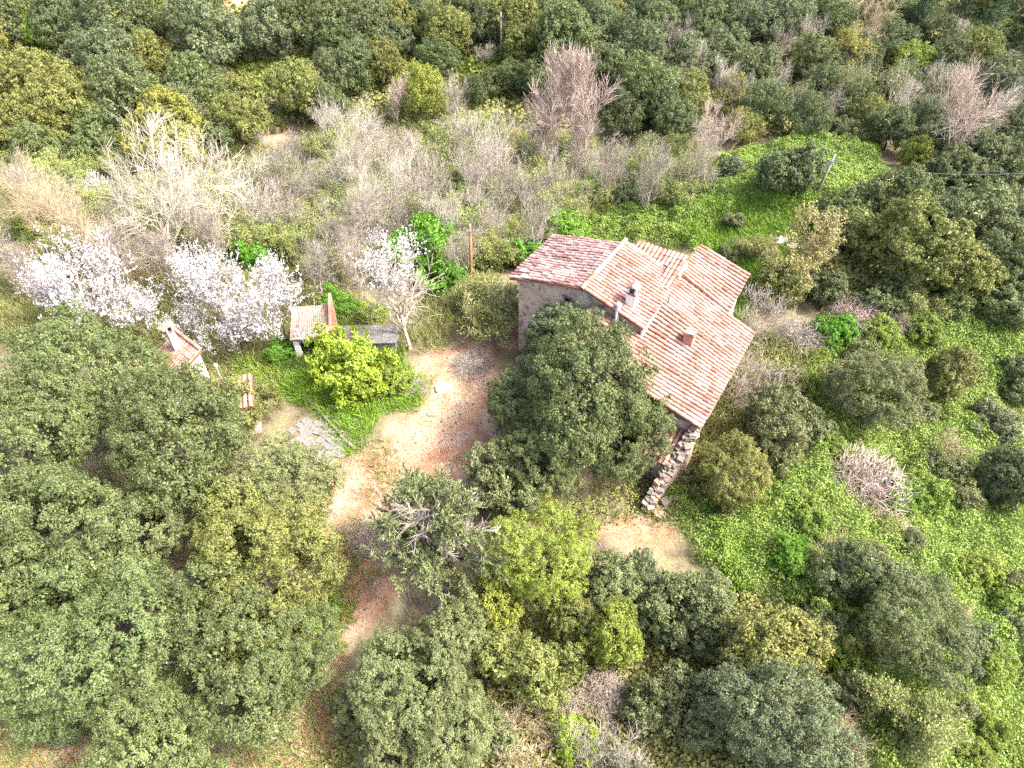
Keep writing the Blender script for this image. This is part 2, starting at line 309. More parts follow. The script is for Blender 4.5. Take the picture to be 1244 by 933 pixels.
def make_ground():
    xs = np.unique(np.concatenate([np.linspace(-420, -80, 18), np.linspace(-80, -32, 49), np.arange(-32, 42, 0.5), np.linspace(42, 95, 54), np.linspace(95, 420, 18)]))
    ys = np.unique(np.concatenate([np.linspace(-120, -4, 20), np.arange(-4, 60, 0.5), np.linspace(60, 130, 71), np.linspace(130, 500, 20)]))
    X, Y = np.meshgrid(xs, ys); x = X.ravel(); y = Y.ravel()
    z = terr(x, np.minimum(y, 170)) + np.maximum(0, y - 170) * 0.05 + bram_h(x, y) * 0.8
    nx = len(xs); ny = len(ys)
    i = (np.arange(ny - 1)[:, None] * nx + np.arange(nx - 1)[None, :]).ravel()
    Q = np.stack([i, i + 1, i + nx + 1, i + nx], 1)
    soil = np.maximum.reduce([mask(P, x, y, soft=0.35, nz=0.5) for P in (CLEAR, PATH1, PATH2, PATH3, SOIL4, SOIL5)] + [mask(P, x, y) for P in BANK])
    sand = mask(SAND, x, y, soft=0.5, nz=0.6)
    green = np.maximum(masks(LAWN, x, y), masks(BRAM, x, y))
    m, n, l, b = nt('ground_soil')
    at = n.new('ShaderNodeAttribute'); at.attribute_name = 'tint'; sp = n.new('ShaderNodeSeparateColor'); l.new(at.outputs['Color'], sp.inputs[0])
    tc = n.new('ShaderNodeTexCoord')
    def noise(s, d=8, r=0.65):
        q = n.new('ShaderNodeTexNoise'); q.inputs['Scale'].default_value = s; q.inputs['Detail'].default_value = d; q.inputs['Roughness'].default_value = r; l.new(tc.outputs['Object'], q.inputs[0]); return q
    def mix(f, a, c):
        q = n.new('ShaderNodeMix'); q.data_type = 'RGBA'; l.new(f, q.inputs[0]); l.new(a, q.inputs[6]); l.new(c, q.inputs[7]); return q.outputs[2]
    litter = ramp(n, [(0.28, (0.06, 0.045, 0.03)), (0.45, (0.15, 0.12, 0.075)), (0.6, (0.20, 0.18, 0.10)), (0.75, (0.13, 0.15, 0.05))]); l.new(noise(0.9).outputs[0], litter.inputs[0])
    red = ramp(n, [(0.3, (0.23, 0.105, 0.055)), (0.45, (0.33, 0.18, 0.105)), (0.58, (0.41, 0.27, 0.19)), (0.75, (0.37, 0.28, 0.215))]); l.new(noise(0.7).outputs[0], red.inputs[0])
    sandc = ramp(n, [(0.3, (0.32, 0.20, 0.115)), (0.52, (0.41, 0.29, 0.185)), (0.75, (0.48, 0.375, 0.27))]); l.new(noise(1.1).outputs[0], sandc.inputs[0])
    grc = ramp(n, [(0.3, (0.07, 0.09, 0.025)), (0.6, (0.13, 0.17, 0.04)), (0.8, (0.22, 0.21, 0.09))]); l.new(noise(1.4).outputs[0], grc.inputs[0])
    fine = ramp(n, [(0.34, (0.58, 0.53, 0.49)), (0.5, (0.97, 0.97, 0.97)), (0.66, (1.18, 1.17, 1.15))]); l.new(noise(9, 10, 0.75).outputs[0], fine.inputs[0])
    c = mix(sp.outputs[0], litter.outputs[0], red.outputs[0]); c = mix(sp.outputs[2], c, sandc.outputs[0]); c = mix(sp.outputs[1], c, grc.outputs[0])
    q = n.new('ShaderNodeMix'); q.data_type = 'RGBA'; q.blend_type = 'MULTIPLY'; q.inputs[0].default_value = 0.75; l.new(c, q.inputs[6]); l.new(fine.outputs[0], q.inputs[7])
    l.new(q.outputs[2], b.inputs['Base Color']); b.inputs['Roughness'].default_value = 0.95; b.inputs['Specular IOR Level'].default_value = 0.15
    bp = n.new('ShaderNodeBump'); bp.inputs['Strength'].default_value = 0.6; bp.inputs['Distance'].default_value = 0.12; l.new(noise(7, 8).outputs[0], bp.inputs['Height']); l.new(bp.outputs[0], b.inputs['Normal'])
    me = npmesh('ground', np.stack([x, y, z], 1), Q, m, np.stack([soil, green * (1 - soil), sand * soil], 1), True)
    tag(mobj('ground', me), 'reddish soil and leaf litter of the wooded valley', 'ground', kind='structure')
make_ground()

# ------------------------------------------------------------------ leaf and branch generators
def leaves(P, N, size, jit=0.9, aspect=0.6, r=rng, fold=0.15):
    """one folded quad for each point: base, side, tip, side; returns verts (4n,3), quads"""
    n = len(P); size = np.broadcast_to(size, (n,)) * (0.65 + 0.7 * r.random(n))
    nn = norm(N + jit * r.normal(size=(n, 3))); t = norm(np.cross(nn, r.normal(size=(n, 3)))); b = np.cross(nn, t)
    s = size[:, None]; f = fold * s * nn
    V = np.stack([P - t * s * 0.5, P + b * s * 0.5 * aspect + f, P + t * s * 0.5, P - b * s * 0.5 * aspect + f], 1).reshape(-1, 3)
    return V, np.arange(4 * n).reshape(-1, 4)
def sphere_dirs(n, r=rng): return norm(r.normal(size=(n, 3)))

def crown(R, rz, lobes, sub_r, nsub, per, clump_r, nleaf, leaf, zc, zmin, seed, lobe_r=(0.24, 0.50), fill=0.30, jit=0.55, irr=(0.60, 0.66)):
    """foliage: lobes on an ellipsoid, boughs on the lobes, tufts on the boughs, leaves on the tufts; centre at height zc"""
    r = np.random.default_rng(seed)
    C = sphere_dirs(lobes * 3, r); C = C[C[:, 2] > -0.45][:lobes]; k = len(C)
    lr = R * (lobe_r[0] + (lobe_r[1] - lobe_r[0]) * r.random(k))
    sq = np.array([1 + 0.20 * r.normal(), 1 + 0.20 * r.normal(), rz / R])
    C = C * sq * (R - lr * 0.9)[:, None] * (irr[0] + irr[1] * r.random(k))[:, None]
    C = np.vstack([C, [[0, 0, 0]]]); lr = np.append(lr, R * 0.5)
    w = lr ** 2 / (lr ** 2).sum(); idx = r.choice(len(C), nsub * 6, p=w)
    D = sphere_dirs(nsub * 6, r); D[:, 2] *= np.where(D[:, 2] < 0, 0.7, 1); D = norm(D)
    P = C[idx] + D * lr[idx][:, None] * (0.80 + 0.30 * r.random(len(idx)))[:, None]
    dist = np.linalg.norm(P[:, None, :] - C[None], axis=2) / lr[None]; dist[np.arange(len(P)), idx] = 9
    ok = (dist.min(1) > 0.80) & (P[:, 2] + zc > zmin); P = P[ok]; D = D[ok]
    keep = []                                # boughs keep some distance so that dark gaps stay between them
    for i in range(len(P)):
        if all(((P[i] - P[j]) ** 2).sum() > (sub_r * 0.85) ** 2 for j in keep): keep.append(i)
        if len(keep) >= nsub: break
    P = P[keep]; D = norm(D[keep] + 0.3 * np.array([0, 0, 1.0])); ns = len(P); sr = sub_r * (0.65 + 0.6 * r.random(ns)); st = r.random(ns)
    ci = np.repeat(np.arange(ns), per); cd = norm(r.normal(size=(len(ci), 3)) + 0.75 * D[ci]); CP = P[ci] + cd * (sr[ci] * (0.72 + 0.3 * r.random(len(ci))))[:, None] * [1, 1, 0.8]
    nc = len(CP); cr = clump_r * (0.6 + 0.8 * r.random(nc)); ct = 0.55 * st[ci] + 0.45 * r.random(nc); CD = norm(cd + 0.4 * D[ci])
    li = np.repeat(np.arange(nc), nleaf)
    d = norm(r.normal(size=(len(li), 3)) + 0.9 * CD[li]); rad = cr[li] * r.random(len(li)) ** 0.45
    LP = CP[li] + d * rad[:, None]; LN = norm(0.5 * d + 0.8 * CD[li])
    sz = np.full(len(li), leaf); tint = np.stack([r.random(len(li)), ct[li]], 1)
    nf = int(len(li) * fill * 0.35)           # larger inner leaves below the surface
    j = r.choice(nc, nf); fp = CP[j] - CD[j] * (sub_r * (0.5 + 0.6 * r.random(nf)))[:, None] + r.normal(size=(nf, 3)) * clump_r * 0.7
    LP = np.vstack([LP, fp]); LN = np.vstack([LN, CD[j]]); sz = np.append(sz, np.full(nf, leaf * 2.2)); tint = np.vstack([tint, np.stack([r.random(nf), ct[j]], 1)])
    LP[:, 2] += zc
    V, Q = leaves(LP, LN, sz, jit, 0.62, r)
    return V, Q, np.repeat(tint, 4, 0)

def segs_mesh(S, n=3):
    """separate tapered prisms from an array of segments: p0 p1 r0 r1"""
    S = np.asarray(S); p0 = S[:, 0:3]; p1 = S[:, 3:6]; r0 = S[:, 6:7]; r1 = S[:, 7:8]
    d = norm(p1 - p0); h = np.where(np.abs(d[:, 2:3]) > 0.9, [[1.0, 0, 0]], [[0, 0, 1.0]]); a = norm(np.cross(d, h)); b = np.cross(d, a)
    V = []
    for k in range(n):
        t = 2 * math.pi * k / n; V.append(p0 + (a * math.cos(t) + b * math.sin(t)) * r0)
    for k in range(n):
        t = 2 * math.pi * k / n; V.append(p1 + (a * math.cos(t) + b * math.sin(t)) * r1)
    V = np.stack(V, 1).reshape(-1, 3); o = np.arange(len(S))[:, None] * 2 * n
    Q = np.concatenate([o + np.array([[k, (k + 1) % n, n + (k + 1) % n, n + k]]) for k in range(n)])
    return V, Q
def grow(seed, stems=1, height=7.0, spread=0.5, levels=3, kids=(9, 7, 6), lens=(0.55, 0.30, 0.17), r0=0.13, up=0.35, wob=0.16, base_r=0.15, tmin=0.25, twig=0.010):
    """bare branches; returns trunk segments, branch segments, twig end points and their directions"""
    r = np.random.default_rng(seed); trunk = []; br = []; tips = []
    def poly(p, d, L, ra, rb, k, out, upw):
        pts = [p]; 
        for i in range(k):
            d = norm(d + r.normal(size=3) * wob + np.array([0, 0, upw * 0.25])); q = pts[-1] + d * L / k
            f0 = i / k; f1 = (i + 1) / k
            out.append([*pts[-1], *q, ra + (rb - ra) * f0, ra + (rb - ra) * f1]); pts.append(q)
        return pts, d
    def rec(pts, L, rad, lev):
        nk = kids[lev]
        for c in range(nk):
            t = tmin + (1 - tmin) * (c + r.random()) / nk
            s = t * (len(pts) - 1); i = min(int(s), len(pts) - 2); p = pts[i] + (pts[i + 1] - pts[i]) * (s - i)
            ax = norm(pts[i + 1] - pts[i]); side = norm(np.cross(ax, r.normal(size=3)))
            ang = 0.55 + 0.6 * r.random(); d = norm(ax * math.cos(ang) + side * math.sin(ang) + np.array([0, 0, up * 0.4]))
            l2 = height * lens[lev] * (0.55 + 0.7 * r.random()) * (1.15 - 0.5 * t); rr = max(rad * (1 - 0.75 * t) * 0.62, twig)
            k = 4 if lev == 0 else (3 if lev == 1 else 2)
            pp, dd = poly(p, d, l2, rr, max(rr * 0.35, twig * 0.6), k, br, up)
            if lev + 1 < levels: rec(pp, l2, rr, lev + 1)
            else: tips.append((pp, dd))
    for s in range(stems):
        a = 2 * math.pi * (s + r.random() * 0.7) / stems; tilt = spread * (0.35 + 0.65 * r.random()) if stems > 1 else 0.08
        d = np.array([math.cos(a) * tilt, math.sin(a) * tilt, 1.0]); p = np.array([math.cos(a), math.sin(a), 0]) * base_r * (stems > 1) + np.array([0, 0, -0.15])
        h = height * (0.7 + 0.35 * r.random()); pts, dd = poly(p, norm(d), h, r0, r0 * 0.18, 6, trunk, 0.15)
        rec(pts, h, r0, 0)
    return np.array(trunk), np.array(br), tips
def along(tips, per, r, spread=0.05, lo=0.0):
    P = []
    for pp, d in tips:
        for _ in range(per):
            t = lo + (1 - lo) * r.random(); s = t * (len(pp) - 1); i = min(int(s), len(pp) - 2); P.append(pp[i] + (pp[i + 1] - pp[i]) * (s - i))
    P = np.array(P); return P + r.normal(size=P.shape) * spread

# prototypes: each is a list of (part name, mesh) plus its crown radius and the height of the crown's centre
PROTO = {}
def trunkmesh(name, h, r0, limbs, seed, mat):
    r = np.random.default_rng(seed); b = MB(); x = y = 0; pts = [(0, 0, -0.3)]; rad = [r0 * 1.3]
    for i in range(5):
        x += r.normal() * h * 0.03; y += r.normal() * h * 0.03; pts.append((x, y, h * (i + 1) / 5)); rad.append(r0 * (1 - 0.12 * i))
    b.tube(pts, rad, 8)
    for k in range(limbs):
        a = 2 * math.pi * (k + r.random() * 0.6) / limbs; L = h * (0.55 + 0.4 * r.random()); p = Vector(pts[3 + k % 3])
        q = p + Vector((math.cos(a) * L * 0.55, math.sin(a) * L * 0.55, L * 0.4)); e = q + Vector((math.cos(a + 0.3) * L * 0.45, math.sin(a + 0.3) * L * 0.45, L * 0.35))
        b.tube([p, q, e], [r0 * 0.55, r0 * 0.36, r0 * 0.12], 6)
    return b.mesh(name, mat, 0, True)
def p_oak(key, R, seed, nsub, per, nleaf, leaf, sub_r, clump_r, lobes=13, rz=0.82, zc=1.02, zmin=0.28, irr=(0.60, 0.66)):
    V, Q, T = crown(R, R * rz, lobes, sub_r, nsub, per, clump_r, nleaf, leaf, R * zc, R * zmin, seed, irr=irr)
    PROTO.setdefault(key, []).append(dict(R=R, hc=R * zc, parts=[('crown', npmesh('oak_crown', V, Q, M['oak_green'], T)), ('trunk', trunkmesh('oak_trunk', R * 0.75, R * 0.055, 6, seed, M['bark']))]))
for k in range(4): p_oak('oak_near', 4.2, 100 + k, 150, 9, 46, 0.108, 0.72, 0.26, 17)
for k in range(4): p_oak('oak_mid', 2.6, 120 + k, 95, 8, 30, 0.125, 0.50, 0.22, 13, 0.85, 0.9, 0.12)
for k in range(5): p_oak('oak_far', 4.2, 140 + k, 130, 7, 24, 0.185, 0.80, 0.34, 16, 0.90, 1.0, 0.15, (0.80, 0.3))
for k in range(4): p_oak('shrub', 1.5, 160 + k, 60, 7, 26, 0.105, 0.36, 0.17, 10, 0.85, 0.6, 0.02)
for k in range(3): p_oak('dome', 1.9, 170 + k, 90, 7, 26, 0.11, 0.36, 0.18, 9, 0.80, 0.55, 0.02)
def p_sparse(key, R, seed):           # broadleaf coming into leaf: branches show through
    tr, br, tips = grow(seed, 2, R * 1.55, 0.35, 3, (9, 7, 5), (0.55, 0.32, 0.18), 0.13, 0.35, 0.16)
    r = np.random.default_rng(seed); P = along(tips, 9, r, 0.10, 0.2); V, Q = leaves(P, sphere_dirs(len(P), r) + [0, 0, 0.6], 0.15, 0.8, 0.7, r)
    T = np.repeat(np.stack([r.random(len(P)), vnoise(P[:, 0], P[:, 1])], 1), 4, 0)
    fin(key, tr, br, [('new_leaves', npmesh('new_leaves', V, Q, M['tanleaf'], T))], M['bark_pale'], M['twig_tan'])
def fin(key, tr, br, extra, mt, mb, n=3):
    ns = len(tr) // 6; V2, Q2 = segs_mesh(br, n)
    trunks = [('trunk', npmesh('trunk', *segs_mesh(tr[6 * i:6 * i + 6], 5), mt)) for i in range(ns)] if ns <= 4 else [('stems', npmesh('stems', *segs_mesh(tr, 5), mt))]
    allp = br[:, 3:6]; R = float(np.percentile(np.hypot(allp[:, 0], allp[:, 1]), 88)); hc = float(np.percentile(allp[:, 2], 50))
    PROTO.setdefault(key, []).append(dict(R=R, hc=hc, parts=[('branches', npmesh('branches', V2, Q2, mb))] + trunks + extra))
for k in range(4):
    tr, br, _ = grow(200 + k, [1, 3, 2, 4][k], 8.0, 0.55, 3, ([16, 7, 9, 6][k], 9, 9), (0.5, 0.30, 0.17), 0.16, 0.45, 0.15, 0.2, 0.15, 0.011); fin('bare', tr, br, [], M['bark_pale'], M['twig_grey'])
for k in range(2):
    tr, br, _ = grow(220 + k, 1, 11.0, 0.2, 3, (22, 10, 7), (0.34, 0.18, 0.12), 0.17, 0.75, 0.13, 0.2, 0.16, 0.017); fin('bare_tall', tr, br, [], M['bark_pale'], M['twig_pink'])
for k in range(4):
    tr, br, _ = grow(240 + k, 11, 2.6, 0.75, 3, (6, 5, 4), (0.5, 0.32, 0.2), 0.03, 0.35, 0.2, 0.45, 0.15, 0.009); fin('thicket', tr, br, [], M['twig_grey'], M['twig_grey'])
for k in range(3):
    tr, br, tips = grow(260 + k, 10, 2.6, 0.75, 3, (6, 6, 4), (0.5, 0.32, 0.2), 0.03, 0.35, 0.2, 0.45, 0.15, 0.011)
    r = np.random.default_rng(k); P = along(tips, 6, r, 0.10, 0.2); V, Q = leaves(P, sphere_dirs(len(P), r), 0.115, 0.9, 0.7, r)
    fin('budding', tr, br, [('buds', npmesh('buds', V, Q, M['bud'], np.repeat(r.random((len(P), 2)), 4, 0)))], M['twig_olive'], M['twig_olive'])
for k in range(2):
    tr, br, tips = grow(270 + k, 2, 7.2, 0.4, 3, (10, 8, 5), (0.5, 0.3, 0.17), 0.13, 0.35, 0.15, 0.2, 0.22, 0.012)
    r = np.random.default_rng(k + 5); P = along(tips, 5, r, 0.09, 0.1); V, Q = leaves(P, sphere_dirs(len(P), r), 0.14, 0.9, 0.7, r)
    fin('budding_tree', tr, br, [('buds', npmesh('buds', V, Q, M['bud'], np.repeat(r.random((len(P), 2)), 4, 0)))], M['bark_pale'], M['twig_grey'])
for k in range(2): p_sparse('sparse', 3.4, 280 + k)
for k in range(3):
    tr, br, tips = grow(300 + k, 3, 3.6, 0.75, 3, (8, 6, 3), (0.62, 0.42, 0.24), 0.07, 0.75, 0.10, 0.15, 0.2, 0.010)
    r = np.random.default_rng(k + 9); P = along(tips, 9, r, 0.04); V, Q = leaves(P, sphere_dirs(len(P), r), 0.095, 0.9, 0.85, r, 0.2)
    fin('blossom', tr, br, [('blossoms', npmesh('blossoms', V, Q, M['petal'], np.repeat(r.random((len(P), 2)), 4, 0)))], M['twig_dark'], M['twig_dark'])
for k in range(1):
    tr, br, tips = grow(320, 1, 4.6, 0.3, 3, (16, 8, 5), (0.5, 0.3, 0.2), 0.10, 0.3, 0.14, 0.15, 0.2, 0.010)
    r = np.random.default_rng(k + 19); top = [t for t in tips if t[0][-1][2] > 4.3]; P = along(top, 5, r, 0.05); V, Q = leaves(P, sphere_dirs(len(P), r), 0.09, 0.9, 0.85, r, 0.2)
    fin('half_blossom', tr, br, [('blossoms', npmesh('blossoms', V, Q, M['petal'], np.repeat(r.random((len(P), 2)), 4, 0)))], M['bark_pale'], M['twig_grey'])
def p_deadball(seed):                  # dense tangle of dry twigs
    r = np.random.default_rng(seed); n = 1500; d = sphere_dirs(n, r); d[:, 2] = np.abs(d[:, 2]); R = 1.6
    p = d * (R * (0.35 + 0.6 * r.random(n)))[:, None] * [1, 1, 0.8]; S = []
    for i in range(n):
        q = p[i]; e = norm(d[i] + r.normal(size=3) * 0.8)
        for s in range(3):
            e = norm(e + r.normal(size=3) * 0.5); q2 = q + e * 0.17; q2[2] = max(q2[2], 0.02); S.append([*q, *q2, 0.013 - 0.003 * s, 0.010 - 0.003 * s]); q = q2
    br = np.array(S); tr, b2, _ = grow(seed, 7, 1.3, 0.9, 1, (5,), (0.4,), 0.03)
    V, Q = segs_mesh(np.vstack([tr, b2]), 4); V2, Q2 = segs_mesh(br, 3)
    PROTO.setdefault('deadball', []).append(dict(R=1.35, hc=0.6, parts=[('twigs', npmesh('twigs', V2, Q2, M['twig_pink'])), ('stems', npmesh('stems', V, Q, M['twig_pink']))]))
for k in range(3): p_deadball(340 + k)
def p_pine(key, R, seed, dead=True, conic=False):
    r = np.random.default_rng(seed); H_ = R * (2.3 if conic else 1.7); tr = []; br = []; NP = []; ND = []; dead_s = []
    pts = [np.array([0, 0, -0.2])]
    for i in range(7): pts.append(np.array([r.normal() * 0.08, r.normal() * 0.08, H_ * (i + 1) / 7]))
    for i in range(7): tr.append([*pts[i], *pts[i + 1], 0.035 * R * (1 - i / 7.5) + 0.02, 0.035 * R * (1 - (i + 1) / 7.5) + 0.02])
    nb = 58 if conic else 62
    for k in range(nb):
        t = (0.12 if conic else 0.3) + (0.86 if conic else 0.68) * k / nb; a = k * 2.399 + r.normal() * 0.3
        L = R * ((1.05 - t) * 1.1 if conic else (1.0 - 0.65 * max(0, t - 0.45) / 0.55)) * (0.75 + 0.35 * r.random()); z0 = H_ * t
        isdead = dead and (k % 5 == 0 or t < 0.34)
        p = np.array([0, 0, z0]); d = np.array([math.cos(a), math.sin(a), 0.25 if not conic else -0.05])
        for s in range(6):
            d = norm(d + r.normal(size=3) * 0.09 + [0, 0, 0.02]); q = p + d * L / 6; (dead_s if isdead else br).append([*p, *q, 0.045 * (1 - s / 6.5), 0.045 * (1 - (s + 1) / 6.5)])
            for w in range(4):
                e = norm(d * 0.8 + r.normal(size=3) * 0.55 + [0, 0, 0.1]); tl = 0.45 * (0.5 + r.random()); q2 = p + (q - p) * r.random(); q3 = q2 + e * tl; (dead_s if isdead else br).append([*q2, *q3, 0.014, 0.008])
                if isdead:
                    for _ in range(3):
                        e2 = norm(e + r.normal(size=3) * 0.6); q4 = q2 + (q3 - q2) * r.random(); dead_s.append([*q4, *(q4 + e2 * 0.3), 0.010, 0.006])
                elif s > 0:
                    for _ in range(22 if conic or not dead else 34):
                        u_ = r.random(); NP.append(q2 + (q3 - q2) * (0.3 + 0.8 * u_)); ND.append(norm(e + r.normal(size=3) * 0.55))
            p = q
    NP = np.array(NP); ND = np.array(ND); nl = (0.10 if conic else 0.13) * (0.7 + 0.6 * r.random(len(NP)))[:, None]; sd_ = norm(np.cross(ND, r.normal(size=NP.shape))) * 0.018
    V = np.stack([NP - sd_, NP + sd_, NP + ND * nl + sd_ * 0.7, NP + ND * nl - sd_ * 0.7], 1).reshape(-1, 3); Q = np.arange(len(V)).reshape(-1, 4)
    parts = [('needles', npmesh('needles', V, Q, M['conifer' if conic else 'needle'], np.repeat(r.random((len(NP), 2)), 4, 0)))]
    v, q = segs_mesh(np.array(br), 3); parts.append(('branches', npmesh('branches', v, q, M['bark'])))
    if dead_s: v, q = segs_mesh(np.array(dead_s), 3); parts.append(('dead_branches', npmesh('dead_branches', v, q, M['twig_grey'])))
    v, q = segs_mesh(np.array(tr), 6); parts.append(('trunk', npmesh('trunk', v, q, M['bark'])))
    PROTO.setdefault(key, []).append(dict(R=R, hc=H_ * (0.45 if conic else 0.72), parts=parts))
p_pine('pine', 2.8, 400); p_pine('conifer', 3.4, 410, False, True)
p_pine('pine_far', 3.4, 420, False)

TREES = []
def place(kind, px, py, rpx, label, cat='tree', group=None, name=None, mat=None, bmat=None, sz=1.0, var=None, rz=None, lean=None):
    """a plant whose crown shows at a photo pixel with that half-width; it stands on the terrain there"""
    rr = random.Random(int(px * 131 + py * 977)); pr = PROTO[kind][(var if var is not None else rr.randrange(99)) % len(PROTO[kind])]
    R = 3.0
    for _ in range(6):
        s = R / pr['R']; p, t = gp(px, py, pr['hc'] * s * sz); R = rpx * t / FPX
    s = R / pr['R']; z = float(terr(p.x, p.y)) + float(bram_h(p.x, p.y)) * 0.5
    e = empty(name or 'tree', (p.x, p.y, z), rr.random() * 6.283 if rz is None else rz, label, cat, group); q_ = rr.uniform(0.9, 1.12); e.scale = (s * q_, s / q_, s * sz * rr.uniform(0.93, 1.08))
    if lean: e.rotation_euler = (lean[1], lean[0], e.rotation_euler.z); 
    for pn, me in pr['parts']:
        o = mobj(pn, me, e)
        if pn == 'stems': o['kind'] = 'stuff'
        mm = mat if pn in ('crown', 'new_leaves', 'buds', 'needles', 'blossoms') else (bmat if pn in ('branches', 'twigs', 'stems', 'trunk') and bmat else None)
        if mm: o.material_slots[0].link = 'OBJECT'; o.material_slots[0].material = M[mm]
    TREES.append((kind, round(R, 1), px, py, round(p.x, 1), round(p.y, 1)))
    return e

# ------------------------------------------------------------------ tiled roofs
def tile_mesh(L=0.45, r0=0.082, r1=0.098):
    V = []; F = []; n = 5
    for x, r, z in ((0, r0, 0.012), (L, r1, 0.040)):
        for k in range(n):
            t = math.pi * k / (n - 1); V.append((x, math.cos(t) * r, z + math.sin(t) * r * 0.8))
    for k in range(n - 1): F.append((k, k + 1, n + k + 1, n + k))
    F.append(tuple(range(n, 2 * n)))
    return V, F
TV, TF = tile_mesh()
def mk_tile(name, mat):
    b = MB(); b.add(TV, TF); return b.mesh(name, mat, 0, False)
def slab(name, f, cells, thick, mat, parent):
    """roof bed following f(a,b); cells are rectangles (a0,a1,b0,b1)"""
    mb = MB()
    for (a0, a1, b0, b1) in cells:
        na = max(2, int((a1 - a0) / 0.7)); nb = max(2, int((b1 - b0) / 0.7)); A = np.linspace(a0, a1, na + 1); B = np.linspace(b0, b1, nb + 1)
        top = [(a, b, float(f(a, b))) for b in B for a in A]; bot = [(a, b, z - thick) for a, b, z in top]; n = len(top); w = na + 1; F = []
        for j in range(nb):
            for i in range(na):
                q = j * w + i; F.append((q, q + 1, q + w + 1, q + w)); F.append((n + q + w, n + q + w + 1, n + q + 1, n + q))
        rim = [i for i in range(w)] + [j * w + na for j in range(1, nb + 1)] + [nb * w + i for i in range(na - 1, -1, -1)] + [j * w for j in range(nb - 1, 0, -1)]
        for k in range(len(rim)):
            p, q = rim[k], rim[(k + 1) % len(rim)]; F.append((q, p, n + p, n + q))
        mb.add(top + bot, F)
    return mb.build(name, mat, parent)
def tiled(name, f, cells, axis, sgn, mat, parent, single=None, nsingle=0, pitch=0.245, expo=0.36, thick=0.10, jig=1.0):
    """barrel tiles laid in columns down the slope; single(a,b) ranks the tiles that are built one by one"""
    bed = slab(name, f, cells, thick, M['tile_bed'], parent); T = []
    for (a0, a1, b0, b1) in cells:
        c0, c1, d0, d1 = (b0, b1, a0, a1) if axis == 'a' else (a0, a1, b0, b1)      # across range, down range
        nc = max(1, int(round((c1 - c0) / pitch))); nd = max(1, int(math.ceil((d1 - d0) / expo)))
        for i in range(nc):
            c = c0 + (i + 0.5) * (c1 - c0) / nc; off = random.uniform(-0.08, 0.08)
            for j in range(nd):
                d = d0 + j * (d1 - d0) / nd + off * 0.5; d = max(d0 - 0.03, min(d, d1 - 0.40))
                if sgn < 0: d = d1 - (d - d0)
                T.append((d, c) if axis == 'a' else (c, d))
    tile = mk_tile('roof_tile', mat); mats = []
    for (a, b) in T:
        e = 0.2; da, db = (sgn * e, 0) if axis == 'a' else (0, sgn * e)
        p = Vector((a, b, float(f(a, b)))); q = Vector((a + da, b + db, float(f(a + da, b + db)))); t = (q - p).normalized()
        t = (t + Vector((random.gauss(0, 0.012), random.gauss(0, 0.022), random.gauss(0, 0.010))) * jig).normalized()
        s = Vector((0, 0, 1)).cross(t).normalized(); n = t.cross(s)
        p = p + n * random.uniform(0.0, 0.012 * jig)
        mats.append(Matrix(((t.x, s.x, n.x, p.x), (t.y, s.y, n.y, p.y), (t.z, s.z, n.z, p.z), (0, 0, 0, 1))))
    order = list(range(len(T)))
    if nsingle: order.sort(key=lambda k: single(*T[k]))
    for k in order[:nsingle]:
        o = mobj('roof_tile', tile, bed); o.matrix_basis = mats[k]
    rest = order[nsingle:]
    if rest:
        V = np.array(TV); MM = np.array([[list(r) for r in mats[k]] for k in rest]); P = np.einsum('nij,vj->nvi', MM[:, :3, :3], V) + MM[:, None, :3, 3]
        mb = MB(); mb.v = [tuple(p) for p in P.reshape(-1, 3)]; nv = len(TV); mb.f = [tuple(i + nv * k for i in q) for k in range(len(rest)) for q in TF]
        me = bpy.data.meshes.new('roof_tiles'); me.from_pydata(mb.v, [], mb.f); me.materials.append(mat)
        tag(mobj('roof_tiles', me, bed), kind='stuff')
    return bed
def capline(name, pts, mat, parent, L=0.42, s=1.25):
    """a row of single cap tiles along a line, e.g. on a ridge or verge"""
    t0 = mk_tile(name, mat)
    for p, q in zip(pts[:-1], pts[1:]):
        p = Vector(p); q = Vector(q); n = max(1, int((q - p).length / (L * 0.92))); t = (q - p).normalized(); sd_ = Vector((0, 0, 1)).cross(t).normalized(); nn = t.cross(sd_)
        for k in range(n):
            o = mobj(name, t0, parent); x = p + (q - p) * (k / n) + nn * random.uniform(-0.008, 0.008)
            o.matrix_basis = Matrix(((t.x * s, sd_.x * s, nn.x * s, x.x), (t.y * s, sd_.y * s, nn.y * s, x.y), (t.z * s, sd_.z * s, nn.z * s, x.z), (0, 0, 0, 1)))
def cut(o, boxes):
    """cut real openings into a wall"""
    c = MB()
    for b in boxes: c.box(*b)
    co = c.build('cutter', M['dark']); co.parent = o.parent
    md = o.modifiers.new('b', 'BOOLEAN'); md.object = co; md.operation = 'DIFFERENCE'; md.solver = 'EXACT'
    bpy.context.view_layer.update(); dg = bpy.context.evaluated_depsgraph_get()
    me = bpy.data.meshes.new_from_object(o.evaluated_get(dg)); me.materials.clear(); me.materials.append(o.data.materials[0]); o.modifiers.clear(); o.data = me
    for p in me.polygons: p.material_index = 0
    bpy.data.objects.remove(co)

